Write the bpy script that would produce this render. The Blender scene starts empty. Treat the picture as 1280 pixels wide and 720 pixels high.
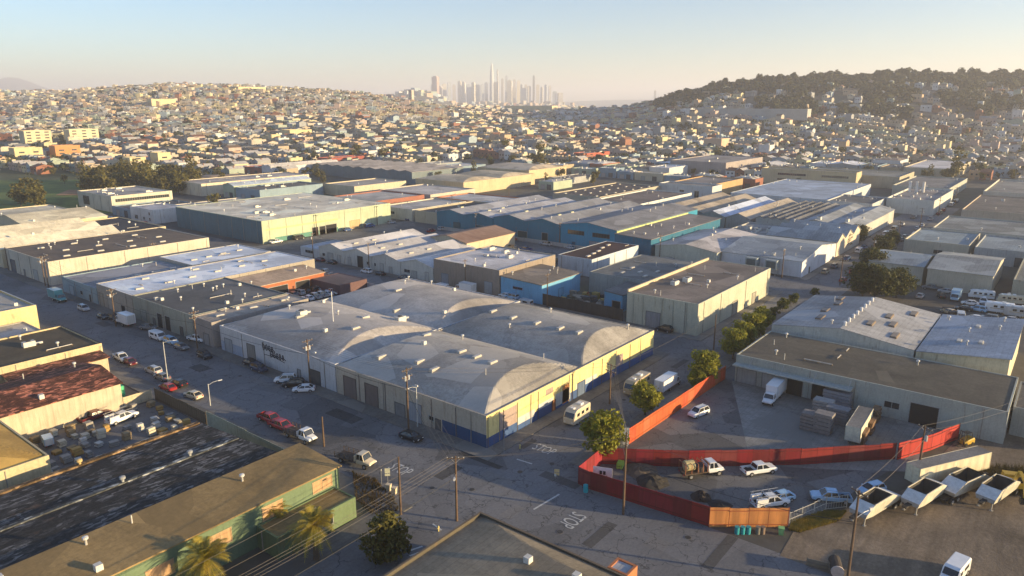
import bpy, bmesh, math, random
from mathutils import Vector, Matrix
random.seed(7)
C = bpy.context.scene.collection
REG = []
def link(o): C.objects.link(o); REG.append(o)
R_ = math.radians
# ------------------------------------------------------------- camera model (world: X and Y run along the street grid, Z up, metres)
F = 905.; YH = 129.; H = 58.
TH = math.atan((360-YH)/F); A0 = R_(38.1)
FX, FY = math.cos(A0), math.sin(A0)
def g(px, py, z=0.):
    """point on the horizontal plane z seen at a photo pixel"""
    dx = (px-640)/F; dy = (360-py)/F
    f = math.cos(TH)+dy*math.sin(TH); up = -math.sin(TH)+dy*math.cos(TH)
    t = (z-H)/up
    fw = f*t; r = dx*t
    return (fw*FX+r*FY, fw*FY-r*FX)
def FR(x, y): return x*FX+y*FY, x*FY-y*FX
def ss(v, a, b):
    t = min(1., max(0., (v-a)/(b-a))); return t*t*(3-2*t)
def lerpt(tab, x):
    if x <= tab[0][0]: return tab[0][1]
    for (a, p), (b, q) in zip(tab, tab[1:]):
        if x <= b: return p+(q-p)*(x-a)/(b-a)
    return tab[-1][1]
LH = [(-400, 30), (0, 40), (90, 42), (150, 50), (210, 57), (300, 55), (400, 45), (450, 38), (500, 24), (560, 8), (640, 0)]
RH = [(700, 0), (780, 5), (840, 28), (900, 48), (960, 58), (1050, 63), (1150, 67), (1290, 66), (1500, 68), (1900, 30)]
def terr(x, y):
    f, r = FR(x, y)
    if f < 300: return 0.
    if r > 650: hill = 118*math.exp(-((f-520)/230)**2-((r-1160)/150)**2)*ss(f, 300, 420)  # unseen hill off to the right, added to shade the right-hand ground
    else: hill = 0.
    px = 640+r/f*933
    z = ss(f, 480, 1100)*17+ss(f, 1000, 1650)*20
    z *= 1-ss(f, 1750, 2600)*.95
    z += lerpt(LH, px)*ss(f, 800, 1780)*(1-ss(f, 1900, 2900))
    z += lerpt(RH, px)*ss(f, 800, 1280)*(1-ss(f, 1450, 2600))
    z += hill
    if f > 2600:
        z += 125*math.exp(-((f-4100)/520)**2-((px-520)/48.)**2)+60*math.exp(-((f-3900)/420)**2-((px-455)/30.)**2)
        z += 45*math.exp(-((f-5200)/600)**2-((px-640)/120.)**2)
        if f > 9000:
            z += 290*math.exp(-((f-10300)/900)**2-((px-18)/42.)**2)+190*math.exp(-((f-10300)/900)**2-((px+60)/60.)**2)
            z += 185*math.exp(-((f-10500)/800)**2-((px-85)/75.)**2)+115*math.exp(-((f-10500)/800)**2-((px-800)/160.)**2)
    return z
# ------------------------------------------------------------- mesh builder
class MB:
    def __init__(s): s.v = []; s.f = []; s.m = []; s.mats = []; s.smooth = False
    def mi(s, m):
        if m not in s.mats: s.mats.append(m)
        return s.mats.index(m)
    def face(s, pts, m):
        n = len(s.v); s.v += [tuple(p) for p in pts]; s.f.append(tuple(range(n, n+len(pts)))); s.m.append(s.mi(m))
    def mesh(s, vs, fs, m):
        n = len(s.v); s.v += [tuple(p) for p in vs]; k = s.mi(m)
        for f in fs: s.f.append(tuple(n+i for i in f)); s.m.append(k)
    def box(s, x0, y0, z0, x1, y1, z1, m, mtop=None, skip=''):
        vs = [(x0,y0,z0),(x1,y0,z0),(x1,y1,z0),(x0,y1,z0),(x0,y0,z1),(x1,y0,z1),(x1,y1,z1),(x0,y1,z1)]
        n = len(s.v); s.v += vs; k = s.mi(m); kt = s.mi(mtop) if mtop else k
        for c, f in (('b',(3,2,1,0)),('t',(4,5,6,7)),('R',(0,1,5,4)),('B',(1,2,6,5)),('L',(2,3,7,6)),('F',(3,0,4,7))):
            if c in skip: continue
            s.f.append(tuple(n+i for i in f)); s.m.append(kt if c == 't' else k)
    def obox(s, c, ax, ay, az, m):
        """box about c with half-axis vectors"""
        c, ax, ay, az = map(Vector, (c, ax, ay, az))
        vs = [c+a*ax+b*ay+d*az for d in (-1,1) for a, b in ((-1,-1),(1,-1),(1,1),(-1,1))]
        s.mesh(vs, [(3,2,1,0),(4,5,6,7),(0,1,5,4),(1,2,6,5),(2,3,7,6),(3,0,4,7)], m)
    def bar(s, p, q, w, m, w2=None):
        p, q = Vector(p), Vector(q); d = q-p
        if d.length < 1e-6: return
        u = d.normalized(); a = u.cross(Vector((0,0,1)))
        if a.length < .01: a = Vector((1,0,0))
        a.normalize(); b = u.cross(a); w2 = w2 or w
        s.obox((p+q)/2, d/2, a*w/2, b*w2/2, m)
    def tube(s, pts, rs, m, n=8, cap=True):
        pts = [Vector(p) for p in pts]
        if not isinstance(rs, (list, tuple)): rs = [rs]*len(pts)
        vs = []; fs = []
        for i, p in enumerate(pts):
            d = (pts[min(i+1, len(pts)-1)]-pts[max(i-1, 0)])
            d = d.normalized() if d.length > 1e-9 else Vector((0,0,1))
            a = d.cross(Vector((0,0,1)))
            if a.length < .05: a = Vector((1,0,0))
            a.normalize(); b = d.cross(a)
            for k in range(n):
                t = 2*math.pi*k/n; vs.append(p+(a*math.cos(t)+b*math.sin(t))*rs[i])
        for i in range(len(pts)-1):
            for k in range(n):
                fs.append((i*n+k, (i+1)*n+k, (i+1)*n+(k+1)%n, i*n+(k+1)%n))
        if cap: fs.append(tuple(range(n))); fs.append(tuple(reversed(range(len(vs)-n, len(vs)))))
        s.mesh(vs, fs, m)
    def prism(s, poly, z0, z1, m, mtop=None):
        n = len(poly)
        for i in range(n):
            a, b = poly[i], poly[(i+1) % n]
            s.face([(a[0],a[1],z0),(b[0],b[1],z0),(b[0],b[1],z1),(a[0],a[1],z1)], m)
        s.face([(p[0],p[1],z1) for p in poly], mtop or m)
    def build(s, name, parent=None, loc=(0,0,0), rz=0, smooth=None, kind=None):
        me = bpy.data.meshes.new(name); me.from_pydata(s.v, [], s.f)
        for m in s.mats: me.materials.append(m)
        me.polygons.foreach_set('material_index', s.m)
        if smooth or s.smooth: me.polygons.foreach_set('use_smooth', [True]*len(s.f))
        me.update()
        if name in ('roof', 'body', 'cab', 'hopper', 'cargo_box', 'wheel', 'trunk') and len(s.f) < 3000:
            bm = bmesh.new(); bm.from_mesh(me); bmesh.ops.remove_doubles(bm, verts=bm.verts, dist=1e-5); bmesh.ops.recalc_face_normals(bm, faces=bm.faces); bm.to_mesh(me); bm.free()
        o = bpy.data.objects.new(name, me); link(o); o.location = loc; o.rotation_euler.z = rz
        if parent: o.parent = parent
        if kind: o['kind'] = kind
        return o
USED = {}
def tag(o, label, cat, group=None, kind=None):
    o['label'] = label; o['category'] = cat
    if group: o['group'] = group
    if kind: o['kind'] = kind
    return o
def empty(name, label, cat, loc=(0,0,0), rz=0, group=None):
    o = bpy.data.objects.new(name, None); link(o); o.location = loc; o.rotation_euler.z = rz
    o.empty_display_size = .5
    return tag(o, label, cat, group)
KIDS = {}
def copy_tree(o, parent=None):
    c = o.copy(); link(c)
    if parent: c.parent = parent
    for ch in KIDS.get(o.name, ()): copy_tree(ch, c)
    return c
PROTO = {}
def place(kind, maker, label, cat, x, y, z=0., rz=0., group=None, color=None, scale=None):
    """build one of a kind with its parts; later ones are copies of the thing and of each part"""
    n0 = len(REG)
    if kind not in PROTO:
        o = maker(); PROTO[kind] = o
        for c in REG[n0:]:
            if c.parent: KIDS.setdefault(c.parent.name, []).append(c)
    else: o = copy_tree(PROTO[kind])
    o.location = (x, y, z); o.rotation_euler.z = rz; tag(o, label, cat)
    if group: o['group'] = group
    elif 'group' in o.keys(): del o['group']
    o.scale = (1, 1, 1) if not scale else ((scale,)*3 if not isinstance(scale, tuple) else scale)
    if color:
        for c in REG[n0:]: c.color = (*color, 1)
    return o
# ------------------------------------------------------------- materials
MATS = {}
def nodes(name):
    m = bpy.data.materials.new(name); m.use_nodes = True
    nt = m.node_tree; b = nt.nodes['Principled BSDF']
    return m, nt, b
def N(nt, t, **kw):
    n = nt.nodes.new(t)
    for k, v in kw.items():
        if k in ('operation','blend_type','data_type','noise_dimensions','feature','wave_type','bands_direction','distance'): setattr(n, k, v)
        else: n.inputs[k].default_value = v
    return n
def ramp(nt, fac, stops):
    r = nt.nodes.new('ShaderNodeValToRGB'); e = r.color_ramp.elements
    while len(e) < len(stops): e.new(.5)
    for i, (p, c) in enumerate(stops):
        e[i].position = p; e[i].color = (*c, 1) if len(c) == 3 else c
    nt.links.new(fac, r.inputs[0]); return r.outputs[0]
def g3(v): return (v, v, v)
def mixc(nt, fac, a, b, bt='MIX'):
    n = nt.nodes.new('ShaderNodeMix'); n.data_type = 'RGBA'; n.blend_type = bt
    for i, v in ((0, fac), (6, a), (7, b)):
        if hasattr(v, 'is_output'): nt.links.new(v, n.inputs[i])
        elif i == 0: n.inputs[0].default_value = v
        else: n.inputs[i].default_value = (*v, 1)
    return n.outputs[2]
def coord(nt, obj=False, scale=(1,1,1), rz=0):
    if obj: c = nt.nodes.new('ShaderNodeTexCoord').outputs['Object']
    else: c = nt.nodes.new('ShaderNodeNewGeometry').outputs['Position']
    mp = nt.nodes.new('ShaderNodeMapping'); mp.inputs['Scale'].default_value = scale; mp.inputs['Rotation'].default_value = (0,0,rz)
    nt.links.new(c, mp.inputs[0]); return mp.outputs[0]
def noise(nt, vec, sc, det=4, rough=.6, dist=0.):
    n = N(nt, 'ShaderNodeTexNoise', Scale=sc, Detail=det, Roughness=rough, Distortion=dist)
    nt.links.new(vec, n.inputs['Vector']); return n.outputs[0]
def bump(nt, b, h, st=.3, dist=.05):
    n = N(nt, 'ShaderNodeBump', Strength=st, Distance=dist); nt.links.new(h, n.inputs['Height']); nt.links.new(n.outputs[0], b.inputs['Normal'])
def mul(c, k): return tuple(min(1., max(0., x*k)) for x in c)
def M(kind, col=(.5,.5,.5), rough=.8, **kw):
    key = (kind, tuple(round(c, 3) for c in col), rough, tuple(sorted(kw.items())))
    if key in MATS: return MATS[key]
    m, nt, b = nodes('%s_%d' % (kind, len(MATS))); L = nt.links.new
    b.inputs['Roughness'].default_value = rough
    b.inputs['Specular IOR Level'].default_value = kw.get('spec', .3)
    if kind == 'plain':
        v = coord(nt, True); n = noise(nt, v, 2.2, 5)
        L(ramp(nt, n, [(.3, mul(col, .8)), (.7, mul(col, 1.12))]), b.inputs['Base Color'])
        b.inputs['Metallic'].default_value = kw.get('metal', 0)
    elif kind == 'wall':
        v = coord(nt); big = noise(nt, v, .12, 5, .65)
        c = ramp(nt, big, [(.3, mul(col, .82)), (.68, mul(col, 1.06))])
        vs = coord(nt, False, (1.6, 1.6, .16)); st = noise(nt, vs, 1.1, 5, .7)
        c = mixc(nt, ramp(nt, st, [(.5, g3(0)), (.78, g3(.55))]), c, mul(col, .5))
        sm = noise(nt, v, 3., 4); c = mixc(nt, .35, c, ramp(nt, sm, [(.3, g3(.35)), (.7, g3(.65))]), 'OVERLAY')
        sx = nt.nodes.new('ShaderNodeSeparateXYZ'); L(v, sx.inputs[0]); ad = N(nt, 'ShaderNodeMath', operation='ADD'); L(sx.outputs[0], ad.inputs[0]); L(sx.outputs[1], ad.inputs[1])
        wr_ = N(nt, 'ShaderNodeMath', operation='PINGPONG'); wr_.inputs[1].default_value = 3.05; L(ad.outputs[0], wr_.inputs[0])
        c = mixc(nt, ramp(nt, wr_.outputs[0], [(.0, g3(.5)), (.05, g3(0))]), c, mul(col, .45))
        rs = noise(nt, coord(nt, False, (.5, .5, .1)), 2.2, 3, .5); c = mixc(nt, ramp(nt, rs, [(.62, g3(0)), (.72, g3(.4))]), c, (.16,.1,.06))
        L(c, b.inputs['Base Color']); bump(nt, b, sm, .25, .04)
    elif kind == 'rib':      # corrugated or panelled siding, ribs upright
        v = coord(nt); big = noise(nt, v, .2, 5, .65)
        c = ramp(nt, big, [(.3, mul(col, .8)), (.68, mul(col, 1.08))])
        sx = nt.nodes.new('ShaderNodeSeparateXYZ'); L(coord(nt), sx.inputs[0])
        ad = N(nt, 'ShaderNodeMath', operation='ADD'); L(sx.outputs[0], ad.inputs[0]); L(sx.outputs[1], ad.inputs[1])
        ml = N(nt, 'ShaderNodeMath', operation='MULTIPLY'); ml.inputs[1].default_value = kw.get('f', 9.); L(ad.outputs[0], ml.inputs[0])
        sn = N(nt, 'ShaderNodeMath', operation='SINE'); L(ml.outputs[0], sn.inputs[0])
        vs = coord(nt, False, (2., 2., .15)); st = noise(nt, vs, 1.3, 4, .7)
        c = mixc(nt, ramp(nt, st, [(.48, g3(0)), (.75, g3(.6))]), c, mul(col, .45))
        L(c, b.inputs['Base Color']); bump(nt, b, sn.outputs[0], .6, .04)
    elif kind == 'roof':
        v = coord(nt); big = noise(nt, v, .05, 6, .6, .6)
        c = ramp(nt, big, [(.28, mul(col, .5)), (.5, col), (.72, mul(col, 1.3))])
        med = noise(nt, coord(nt, False, (1, .35, 1)), .5, 6, .7)
        c = mixc(nt, ramp(nt, med, [(.42, g3(0)), (.7, g3(.6))]), c, mul(col, .62))
        w = N(nt, 'ShaderNodeTexBrick', Scale=1.); w.inputs['Color1'].default_value = (.55,.55,.55,1); w.inputs['Color2'].default_value = (.46,.46,.46,1)
        w.inputs['Mortar'].default_value = (.3,.3,.3,1); w.inputs['Mortar Size'].default_value = .05; w.inputs['Brick Width'].default_value = 9.; w.inputs['Row Height'].default_value = 1.1
        L(coord(nt), w.inputs['Vector'])
        c = mixc(nt, min(1, kw.get('seam', .45)*1.5), c, w.outputs[0], 'OVERLAY')
        pn = noise(nt, v, .22, 3, .5); c = mixc(nt, ramp(nt, pn, [(.64, g3(0)), (.67, g3(.4)), (.7, g3(.15))]), c, mul(col, .45))
        sm = noise(nt, v, 1.8, 5, .7); c = mixc(nt, .5, c, ramp(nt, sm, [(.3, g3(.3)), (.7, g3(.7))]), 'OVERLAY')
        pt = N(nt, 'ShaderNodeTexVoronoi', Scale=.11); pt.feature = 'F1'; L(v, pt.inputs['Vector'])
        pc = nt.nodes.new('ShaderNodeSeparateColor'); L(pt.outputs['Color'], pc.inputs[0])
        c = mixc(nt, ramp(nt, pc.outputs[0], [(.78, g3(0)), (.80, g3(.5))]), c, mul(col, 1.4))
        c = mixc(nt, ramp(nt, pc.outputs[1], [(.84, g3(0)), (.86, g3(.5))]), c, mul(col, .6))
        L(c, b.inputs['Base Color']); bump(nt, b, sm, .3, .05)
    elif kind == 'tin':      # corrugated roof, ribs run down the slope (axis y or x)
        v = coord(nt); big = noise(nt, v, .07, 6, .65, .4)
        c2 = kw.get('col2') or mul(col, .55)
        c = ramp(nt, big, [(.32, c2), (.55, col), (.75, mul(col, 1.2))])
        sx = nt.nodes.new('ShaderNodeSeparateXYZ'); L(v, sx.inputs[0])
        ml = N(nt, 'ShaderNodeMath', operation='MULTIPLY'); ml.inputs[1].default_value = 7.; L(sx.outputs[kw.get('ax', 0)], ml.inputs[0])
        sn = N(nt, 'ShaderNodeMath', operation='SINE'); L(ml.outputs[0], sn.inputs[0])
        w = N(nt, 'ShaderNodeTexBrick', Scale=1.); w.inputs['Color1'].default_value = (.6,.6,.6,1); w.inputs['Color2'].default_value = (.38,.38,.38,1)
        w.inputs['Mortar'].default_value = (.3,.3,.3,1); w.inputs['Mortar Size'].default_value = .03; w.inputs['Brick Width'].default_value = 1.1; w.inputs['Row Height'].default_value = 3.2
        w.offset = .0
        L(v, w.inputs['Vector']); c = mixc(nt, kw.get('pan', .7), c, w.outputs[0], 'OVERLAY')
        st = noise(nt, coord(nt, False, (.9, .2, 1) if kw.get('ax', 0) == 0 else (.2, .9, 1)), 1.5, 5, .7)
        c = mixc(nt, ramp(nt, st, [(.45, g3(0)), (.72, g3(.7))]), c, c2)
        L(c, b.inputs['Base Color']); bump(nt, b, sn.outputs[0], .5, .05)
    elif kind == 'obj':       # takes the colour of the object (paint, plaster)
        oi = nt.nodes.new('ShaderNodeObjectInfo'); v = coord(nt, True); n = noise(nt, v, kw.get('sc', 1.5), 4)
        c = mixc(nt, .3, oi.outputs['Color'], ramp(nt, n, [(.3, g3(.3)), (.7, g3(.7))]), 'OVERLAY')
        L(c, b.inputs['Base Color'])
        if kw.get('coat'): b.inputs['Coat Weight'].default_value = .5
    elif kind == 'glass':
        b.inputs['Base Color'].default_value = (*col, 1); b.inputs['Specular IOR Level'].default_value = .8; b.inputs['Roughness'].default_value = .12
    elif kind == 'leaf':
        oi = nt.nodes.new('ShaderNodeObjectInfo'); v = coord(nt); n = noise(nt, v, .7, 4)
        geo = nt.nodes.new('ShaderNodeNewGeometry')
        c = ramp(nt, geo.outputs['Random Per Island'], [(0, mul(col, .6)), (.6, col), (1, mul(col, 1.6))])
        c = mixc(nt, .7, c, ramp(nt, n, [(.3, mul(col, .6)), (.7, (min(1, col[0]*2.1), col[1]*1.4, col[2]))]))
        L(c, b.inputs['Base Color']); b.inputs['Subsurface Weight'].default_value = 0
        tr = nt.nodes.new('ShaderNodeBsdfTranslucent'); L(c, tr.inputs[0]); mx = nt.nodes.new('ShaderNodeMixShader'); mx.inputs[0].default_value = .3
        out = nt.nodes['Material Output']; L(b.outputs[0], mx.inputs[1]); L(tr.outputs[0], mx.inputs[2]); L(mx.outputs[0], out.inputs[0])
    elif kind == 'asphalt':
        v = coord(nt); big = noise(nt, v, .035, 6, .6, .8)
        c = ramp(nt, big, [(.3, mul(col, .72)), (.5, col), (.72, mul(col, 1.35))])
        pt = N(nt, 'ShaderNodeTexVoronoi', Scale=.09); L(v, pt.inputs['Vector']); pc = nt.nodes.new('ShaderNodeSeparateColor'); L(pt.outputs['Color'], pc.inputs[0])
        c = mixc(nt, ramp(nt, pc.outputs[0], [(.62, g3(0)), (.64, g3(.35))]), c, mul(col, 1.5))
        c = mixc(nt, ramp(nt, pc.outputs[1], [(.8, g3(0)), (.81, g3(.6))]), c, mul(col, .55))
        st = noise(nt, coord(nt, False, (.06, .9, 1)), .8, 5, .7); c = mixc(nt, ramp(nt, st, [(.5, g3(0)), (.75, g3(.4))]), c, mul(col, .6))
        cr = N(nt, 'ShaderNodeTexVoronoi', Scale=.22); cr.feature = 'DISTANCE_TO_EDGE'
        wv = nt.nodes.new('ShaderNodeMix'); wv.data_type = 'VECTOR'
        nz = N(nt, 'ShaderNodeTexNoise', Scale=.6, Detail=4.); L(v, nz.inputs[0])
        va = N(nt, 'ShaderNodeVectorMath', operation='MULTIPLY_ADD'); va.inputs[1].default_value = (3.5,)*3; L(nz.outputs[1], va.inputs[0]); L(v, va.inputs[2])
        L(va.outputs[0], cr.inputs['Vector'])
        c = mixc(nt, ramp(nt, cr.outputs[0], [(.006, g3(.75)), (.02, g3(0))]), c, mul(col, .35))
        fn = noise(nt, v, 2.5, 6, .75); c = mixc(nt, .6, c, ramp(nt, fn, [(.3, g3(.32)), (.7, g3(.68))]), 'OVERLAY')
        oil = noise(nt, v, .35, 3, .5); c = mixc(nt, ramp(nt, oil, [(.66, g3(0)), (.75, g3(.6))]), c, mul(col, .4))
        L(c, b.inputs['Base Color']); bump(nt, b, fn, .3, .03)
    elif kind == 'patch':     # old sheet roofing, mended again and again
        v = coord(nt); vo = N(nt, 'ShaderNodeTexVoronoi', Scale=2.0); L(coord(nt, False, (.5, 1.1, 1)), vo.inputs['Vector']); pc = nt.nodes.new('ShaderNodeSeparateColor'); L(vo.outputs['Color'], pc.inputs[0])
        c = ramp(nt, pc.outputs[0], [(.2, mul(col, .45)), (.5, col), (.7, mul(col, 1.5)), (.88, mul(col, 3.6))])
        big = noise(nt, v, .11, 6, .7, 1.2); c = mixc(nt, ramp(nt, big, [(.42, g3(.85)), (.52, g3(.0))]), c, mul(col, .45))
        fn = noise(nt, coord(nt, False, (1.2, .9, 1)), 2.2, 7, .8); c = mixc(nt, .85, c, ramp(nt, fn, [(.28, g3(.15)), (.72, g3(.9))]), 'OVERLAY')
        rs = noise(nt, v, .3, 5, .7); c = mixc(nt, ramp(nt, rs, [(.6, g3(0)), (.72, g3(.5))]), c, (.16,.09,.05))
        L(c, b.inputs['Base Color']); bump(nt, b, fn, .8, .12)
    elif kind == 'dirt':
        v = coord(nt); big = noise(nt, v, .06, 7, .65, 1.)
        c = ramp(nt, big, [(.3, mul(col, .45)), (.5, col), (.7, mul(col, 1.4))])
        tr = noise(nt, coord(nt, False, (.12, 1.1, 1), -.5), .7, 5, .7, .5)
        c = mixc(nt, ramp(nt, tr, [(.42, g3(0)), (.7, g3(.65))]), c, mul(col, .55))
        fn = noise(nt, v, 1.7, 7, .75); c = mixc(nt, .7, c, ramp(nt, fn, [(.3, g3(.3)), (.7, g3(.7))]), 'OVERLAY')
        L(c, b.inputs['Base Color']); bump(nt, b, fn, .6, .12)
    MATS[key] = m; return m
WHITE = (.74,.74,.72)
# ============================================================= buildings
GROUND = []          # raised slabs: (x0,y0,x1,y1,z)
DARKDOOR = (.018,.018,.02)  # flat panel colour standing in for the shade inside open doorways
OCC = []
def front(side, W, D):
    """map (s along the face, out, z) to local xyz"""
    if side == 'F': return lambda s, o, z: (-o, s, z)
    if side == 'R': return lambda s, o, z: (s, -o, z)
    if side == 'B': return lambda s, o, z: (W+o, s, z)
    return lambda s, o, z: (s, D+o, z)
def fbox(mb, fn, s0, s1, o0, o1, z0, z1, m):
    a = fn(s0, o0, z0); b = fn(s1, o1, z1)
    mb.box(min(a[0],b[0]), min(a[1],b[1]), z0, max(a[0],b[0]), max(a[1],b[1]), z1, m)
def bld(u0, v0, u1, v1, h, label, name='warehouse', cat='warehouse', wall=None, roof=None, rt='flat', par=.6, rise=1.6, n=1,
        doors=(), wins=(), vents=0, hip=.33, sky=0, acs=0, skym=None, z0=None, group=None, far=False, band=None, skypat=None, coping=None, eave=None):
    W, D = u1-u0, v1-v0
    OCC.append((u0, v0, u1, v1))
    if z0 is None: z0 = terr((u0+u1)/2, (v0+v1)/2)
    root = empty(name, label, cat, (u0, v0, z0), 0, group)
    wall = wall or M('wall', (.4,.38,.34)); roof = roof or M('roof', (.2,.19,.18)); cop = coping or wall
    rnd = random.Random(int(u0*31+v0*17))
    zb = -2.5 if z0 > 0.5 else -.05
    mb = MB(); rb = MB(); zr = lambda x, y: h
    if rt == 'flat':
        t = .3; hr = h-par
        for x0, y0, x1, y1 in ((0,0,W,t),(0,D-t,W,D),(0,t,t,D-t),(W-t,t,W,D-t)): mb.box(x0, y0, zb, x1, y1, h, wall, cop, 'b')
        rb.box(t, t, hr-.2, W-t, D-t, hr, roof); zr = lambda x, y: hr
    elif rt == 'slope':      # single pitch falling to the near (-Y) side
        t = .25
        zr = lambda x, y: h+rise*y/D
        mb.face([(0,0,zb),(W,0,zb),(W,0,h-.02),(0,0,h-.02)], wall); mb.face([(W,D,zb),(0,D,zb),(0,D,h+rise-.02),(W,D,h+rise-.02)], wall)
        mb.face([(0,D,zb),(0,0,zb),(0,0,h-.02),(0,D,h+rise-.02)], wall); mb.face([(W,0,zb),(W,D,zb),(W,D,h+rise-.02),(W,0,h-.02)], wall)
        e = .35
        vs = [(-e,-e,h-.05),(W+e,-e,h-.05),(W+e,D,h+rise),(-e,D,h+rise)]; vs += [(x,y,z+.2) for x,y,z in vs]
        rb.mesh(vs, [(3,2,1,0),(4,5,6,7),(0,1,5,4),(1,2,6,5),(2,3,7,6),(3,0,4,7)], roof)
        zr = lambda x, y: h+.17+rise*y/D
    elif rt in ('gu', 'gv'):
        along, across = (W, D) if rt == 'gu' else (D, W)
        P = (lambda a, c, z: (a, c, z)) if rt == 'gu' else (lambda a, c, z: (c, a, z))
        bw = across/n
        def q(mb_, pts, m): mb_.face(pts, m)
        for a in (0, along):
            pts = [P(a, 0, zb)]+[P(a, 0, h)]
            for i in range(n): pts += [P(a, (i+.5)*bw, h+rise-.03), P(a, (i+1)*bw, h)]
            pts += [P(a, across, zb)]
            mb.face(pts, wall)
        for c in (0, across): mb.face([P(0,c,zb), P(along,c,zb), P(along,c,h), P(0,c,h)], wall)
        e = eave if eave is not None else .3; th = .14
        for i in range(n):
            for sgn in (-1, 1):
                cm = (i+.5)*bw; ce = cm+sgn*bw/2; ee = e if (i == 0 and sgn < 0) or (i == n-1 and sgn > 0) else 0
                ze = h-(rise/(bw/2))*ee; ce2 = ce+sgn*ee
                vs = [P(-e, cm, h+rise), P(along+e, cm, h+rise), P(along+e, ce2, ze), P(-e, ce2, ze)]
                vs += [(x, y, z+th) for x, y, z in vs]
                rb.mesh(vs, [(3,2,1,0),(4,5,6,7),(0,1,5,4),(1,2,6,5),(2,3,7,6),(3,0,4,7)], roof)
        def zr(x, y):
            c = y if rt == 'gu' else x
            t = (c % bw)/bw; return h+th+rise*(1-abs(2*t-1))
    elif rt in ('bu', 'bv'):
        t = .3
        for x0, y0, x1, y1 in ((0,0,W,t),(0,D-t,W,D),(0,t,t,D-t),(W-t,t,W,D-t)): mb.box(x0, y0, zb, x1, y1, h, wall, cop, 'b')
        along, across = (W, D) if rt == 'bu' else (D, W)
        bw = across/n; hr = h-par
        def zf(a, c):
            c = min(max(c, 0), across-.001); k = (c % bw)/bw*2-1
            return hr+max(0, min(rise*(1-k*k), hip*min(a, along-a)))
        na, nc = max(8, int(along/.45)), 40*n; vs = []; fs = []
        for i in range(na+1):
            for j in range(nc+1):
                a = t+(along-2*t)*i/na; c = t+(across-2*t)*j/nc
                z = zf(a-t, c); vs.append((a, c, z) if rt == 'bu' else (c, a, z))
        for i in range(na):
            for j in range(nc): fs.append((i*(nc+1)+j, i*(nc+1)+j+1, (i+1)*(nc+1)+j+1, (i+1)*(nc+1)+j) if rt == 'bv' else (i*(nc+1)+j, (i+1)*(nc+1)+j, (i+1)*(nc+1)+j+1, i*(nc+1)+j+1))
        # keep normals up
        rb.mesh(vs, fs, roof)
        zr = (lambda x, y: zf(x, y)) if rt == 'bu' else (lambda x, y: zf(y, x))
    if band:                 # painted base band: (side, s0, s1, z1, colour)
        for sd, s0, s1, zt, col in band: fbox(mb, front(sd, W, D), s0, s1, -.01, .012, 0, zt, M('wall', col))
    mb.build('wall', root); rb.build('roof', root)
    for d in doors:
        sd, s, w, dh = d[:4]; col = d[4] if len(d) > 4 else (.2,.21,.22); fn = front(sd, W, D); zz = d[5] if len(d) > 5 else 0
        m = MB(); fm = M('plain', mul(col, .6) if sum(col) > .2 else (.3,.3,.29))
        fbox(m, fn, s-w/2, s+w/2, -.02, .03, zz, zz+dh, M('rib', col, f=2.) if sum(col) > .1 else M('plain', col))
        for a, b_ in ((s-w/2-.15, s-w/2), (s+w/2, s+w/2+.15)): fbox(m, fn, a, b_, -.02, .1, zz, zz+dh+.15, fm)
        fbox(m, fn, s-w/2, s+w/2, -.02, .1, zz+dh, zz+dh+.15, fm)
        m.build('door', root)
    for w_ in wins:
        sd, s, w, zb_, wh = w_[:5]; col = w_[5] if len(w_) > 5 else (.35,.35,.33); fn = front(sd, W, D)
        m = MB(); fm = M('plain', col)
        fbox(m, fn, s-w/2-.08, s+w/2+.08, -.02, .09, zb_-.1, zb_, fm); fbox(m, fn, s-w/2-.08, s+w/2+.08, -.02, .07, zb_+wh, zb_+wh+.08, fm)
        k = max(1, int(w/1.3))
        for i in range(k+1):
            c = s-w/2+w*i/k; fbox(m, fn, c-.04, c+.04, -.02, .06, zb_, zb_+wh, fm)
        f = m.build('window', root)
        if not far:
            m = MB(); fbox(m, fn, s-w/2, s+w/2, -.02, .02, zb_, zb_+wh, M('glass', (.02,.025,.03)) if len(w_) < 7 else M('rib', w_[6], f=7.)); m.build('pane' if len(w_) < 7 else 'board', f)
        else:
            m = MB(); fbox(m, fn, s-w/2, s+w/2, -.02, .02, zb_, zb_+wh, M('glass', (.02,.025,.03)) if len(w_) < 7 else M('rib', w_[6], f=7.)); m.build('pane' if len(w_) < 7 else 'board', f)
    sm = skym or M('plain', (.5,.48,.44), .4)
    pos = []
    if skypat:
        for (x, y) in skypat: pos.append((x, y))
    elif sky:
        nx = max(1, round(math.sqrt(sky*W/max(D, 1)))); ny = max(1, round(sky/nx))
        for i in range(nx):
            for j in range(ny): pos.append((W*(i+.5)/nx, D*(j+.5)/ny))
    for x, y in pos:
        m = MB(); z = min(zr(x-1.2, y), zr(x+1.2, y), zr(x, y-.6), zr(x, y+.6)); zt = zr(x, y)
        m.box(-1.1, -.45, z-zt-.1, 1.1, .45, .3, M('plain', (.42,.4,.36))); m.box(-1.02, -.38, .3, 1.02, .38, .4, sm)
        m.build('skylight', root, (x, y, zt))
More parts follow.
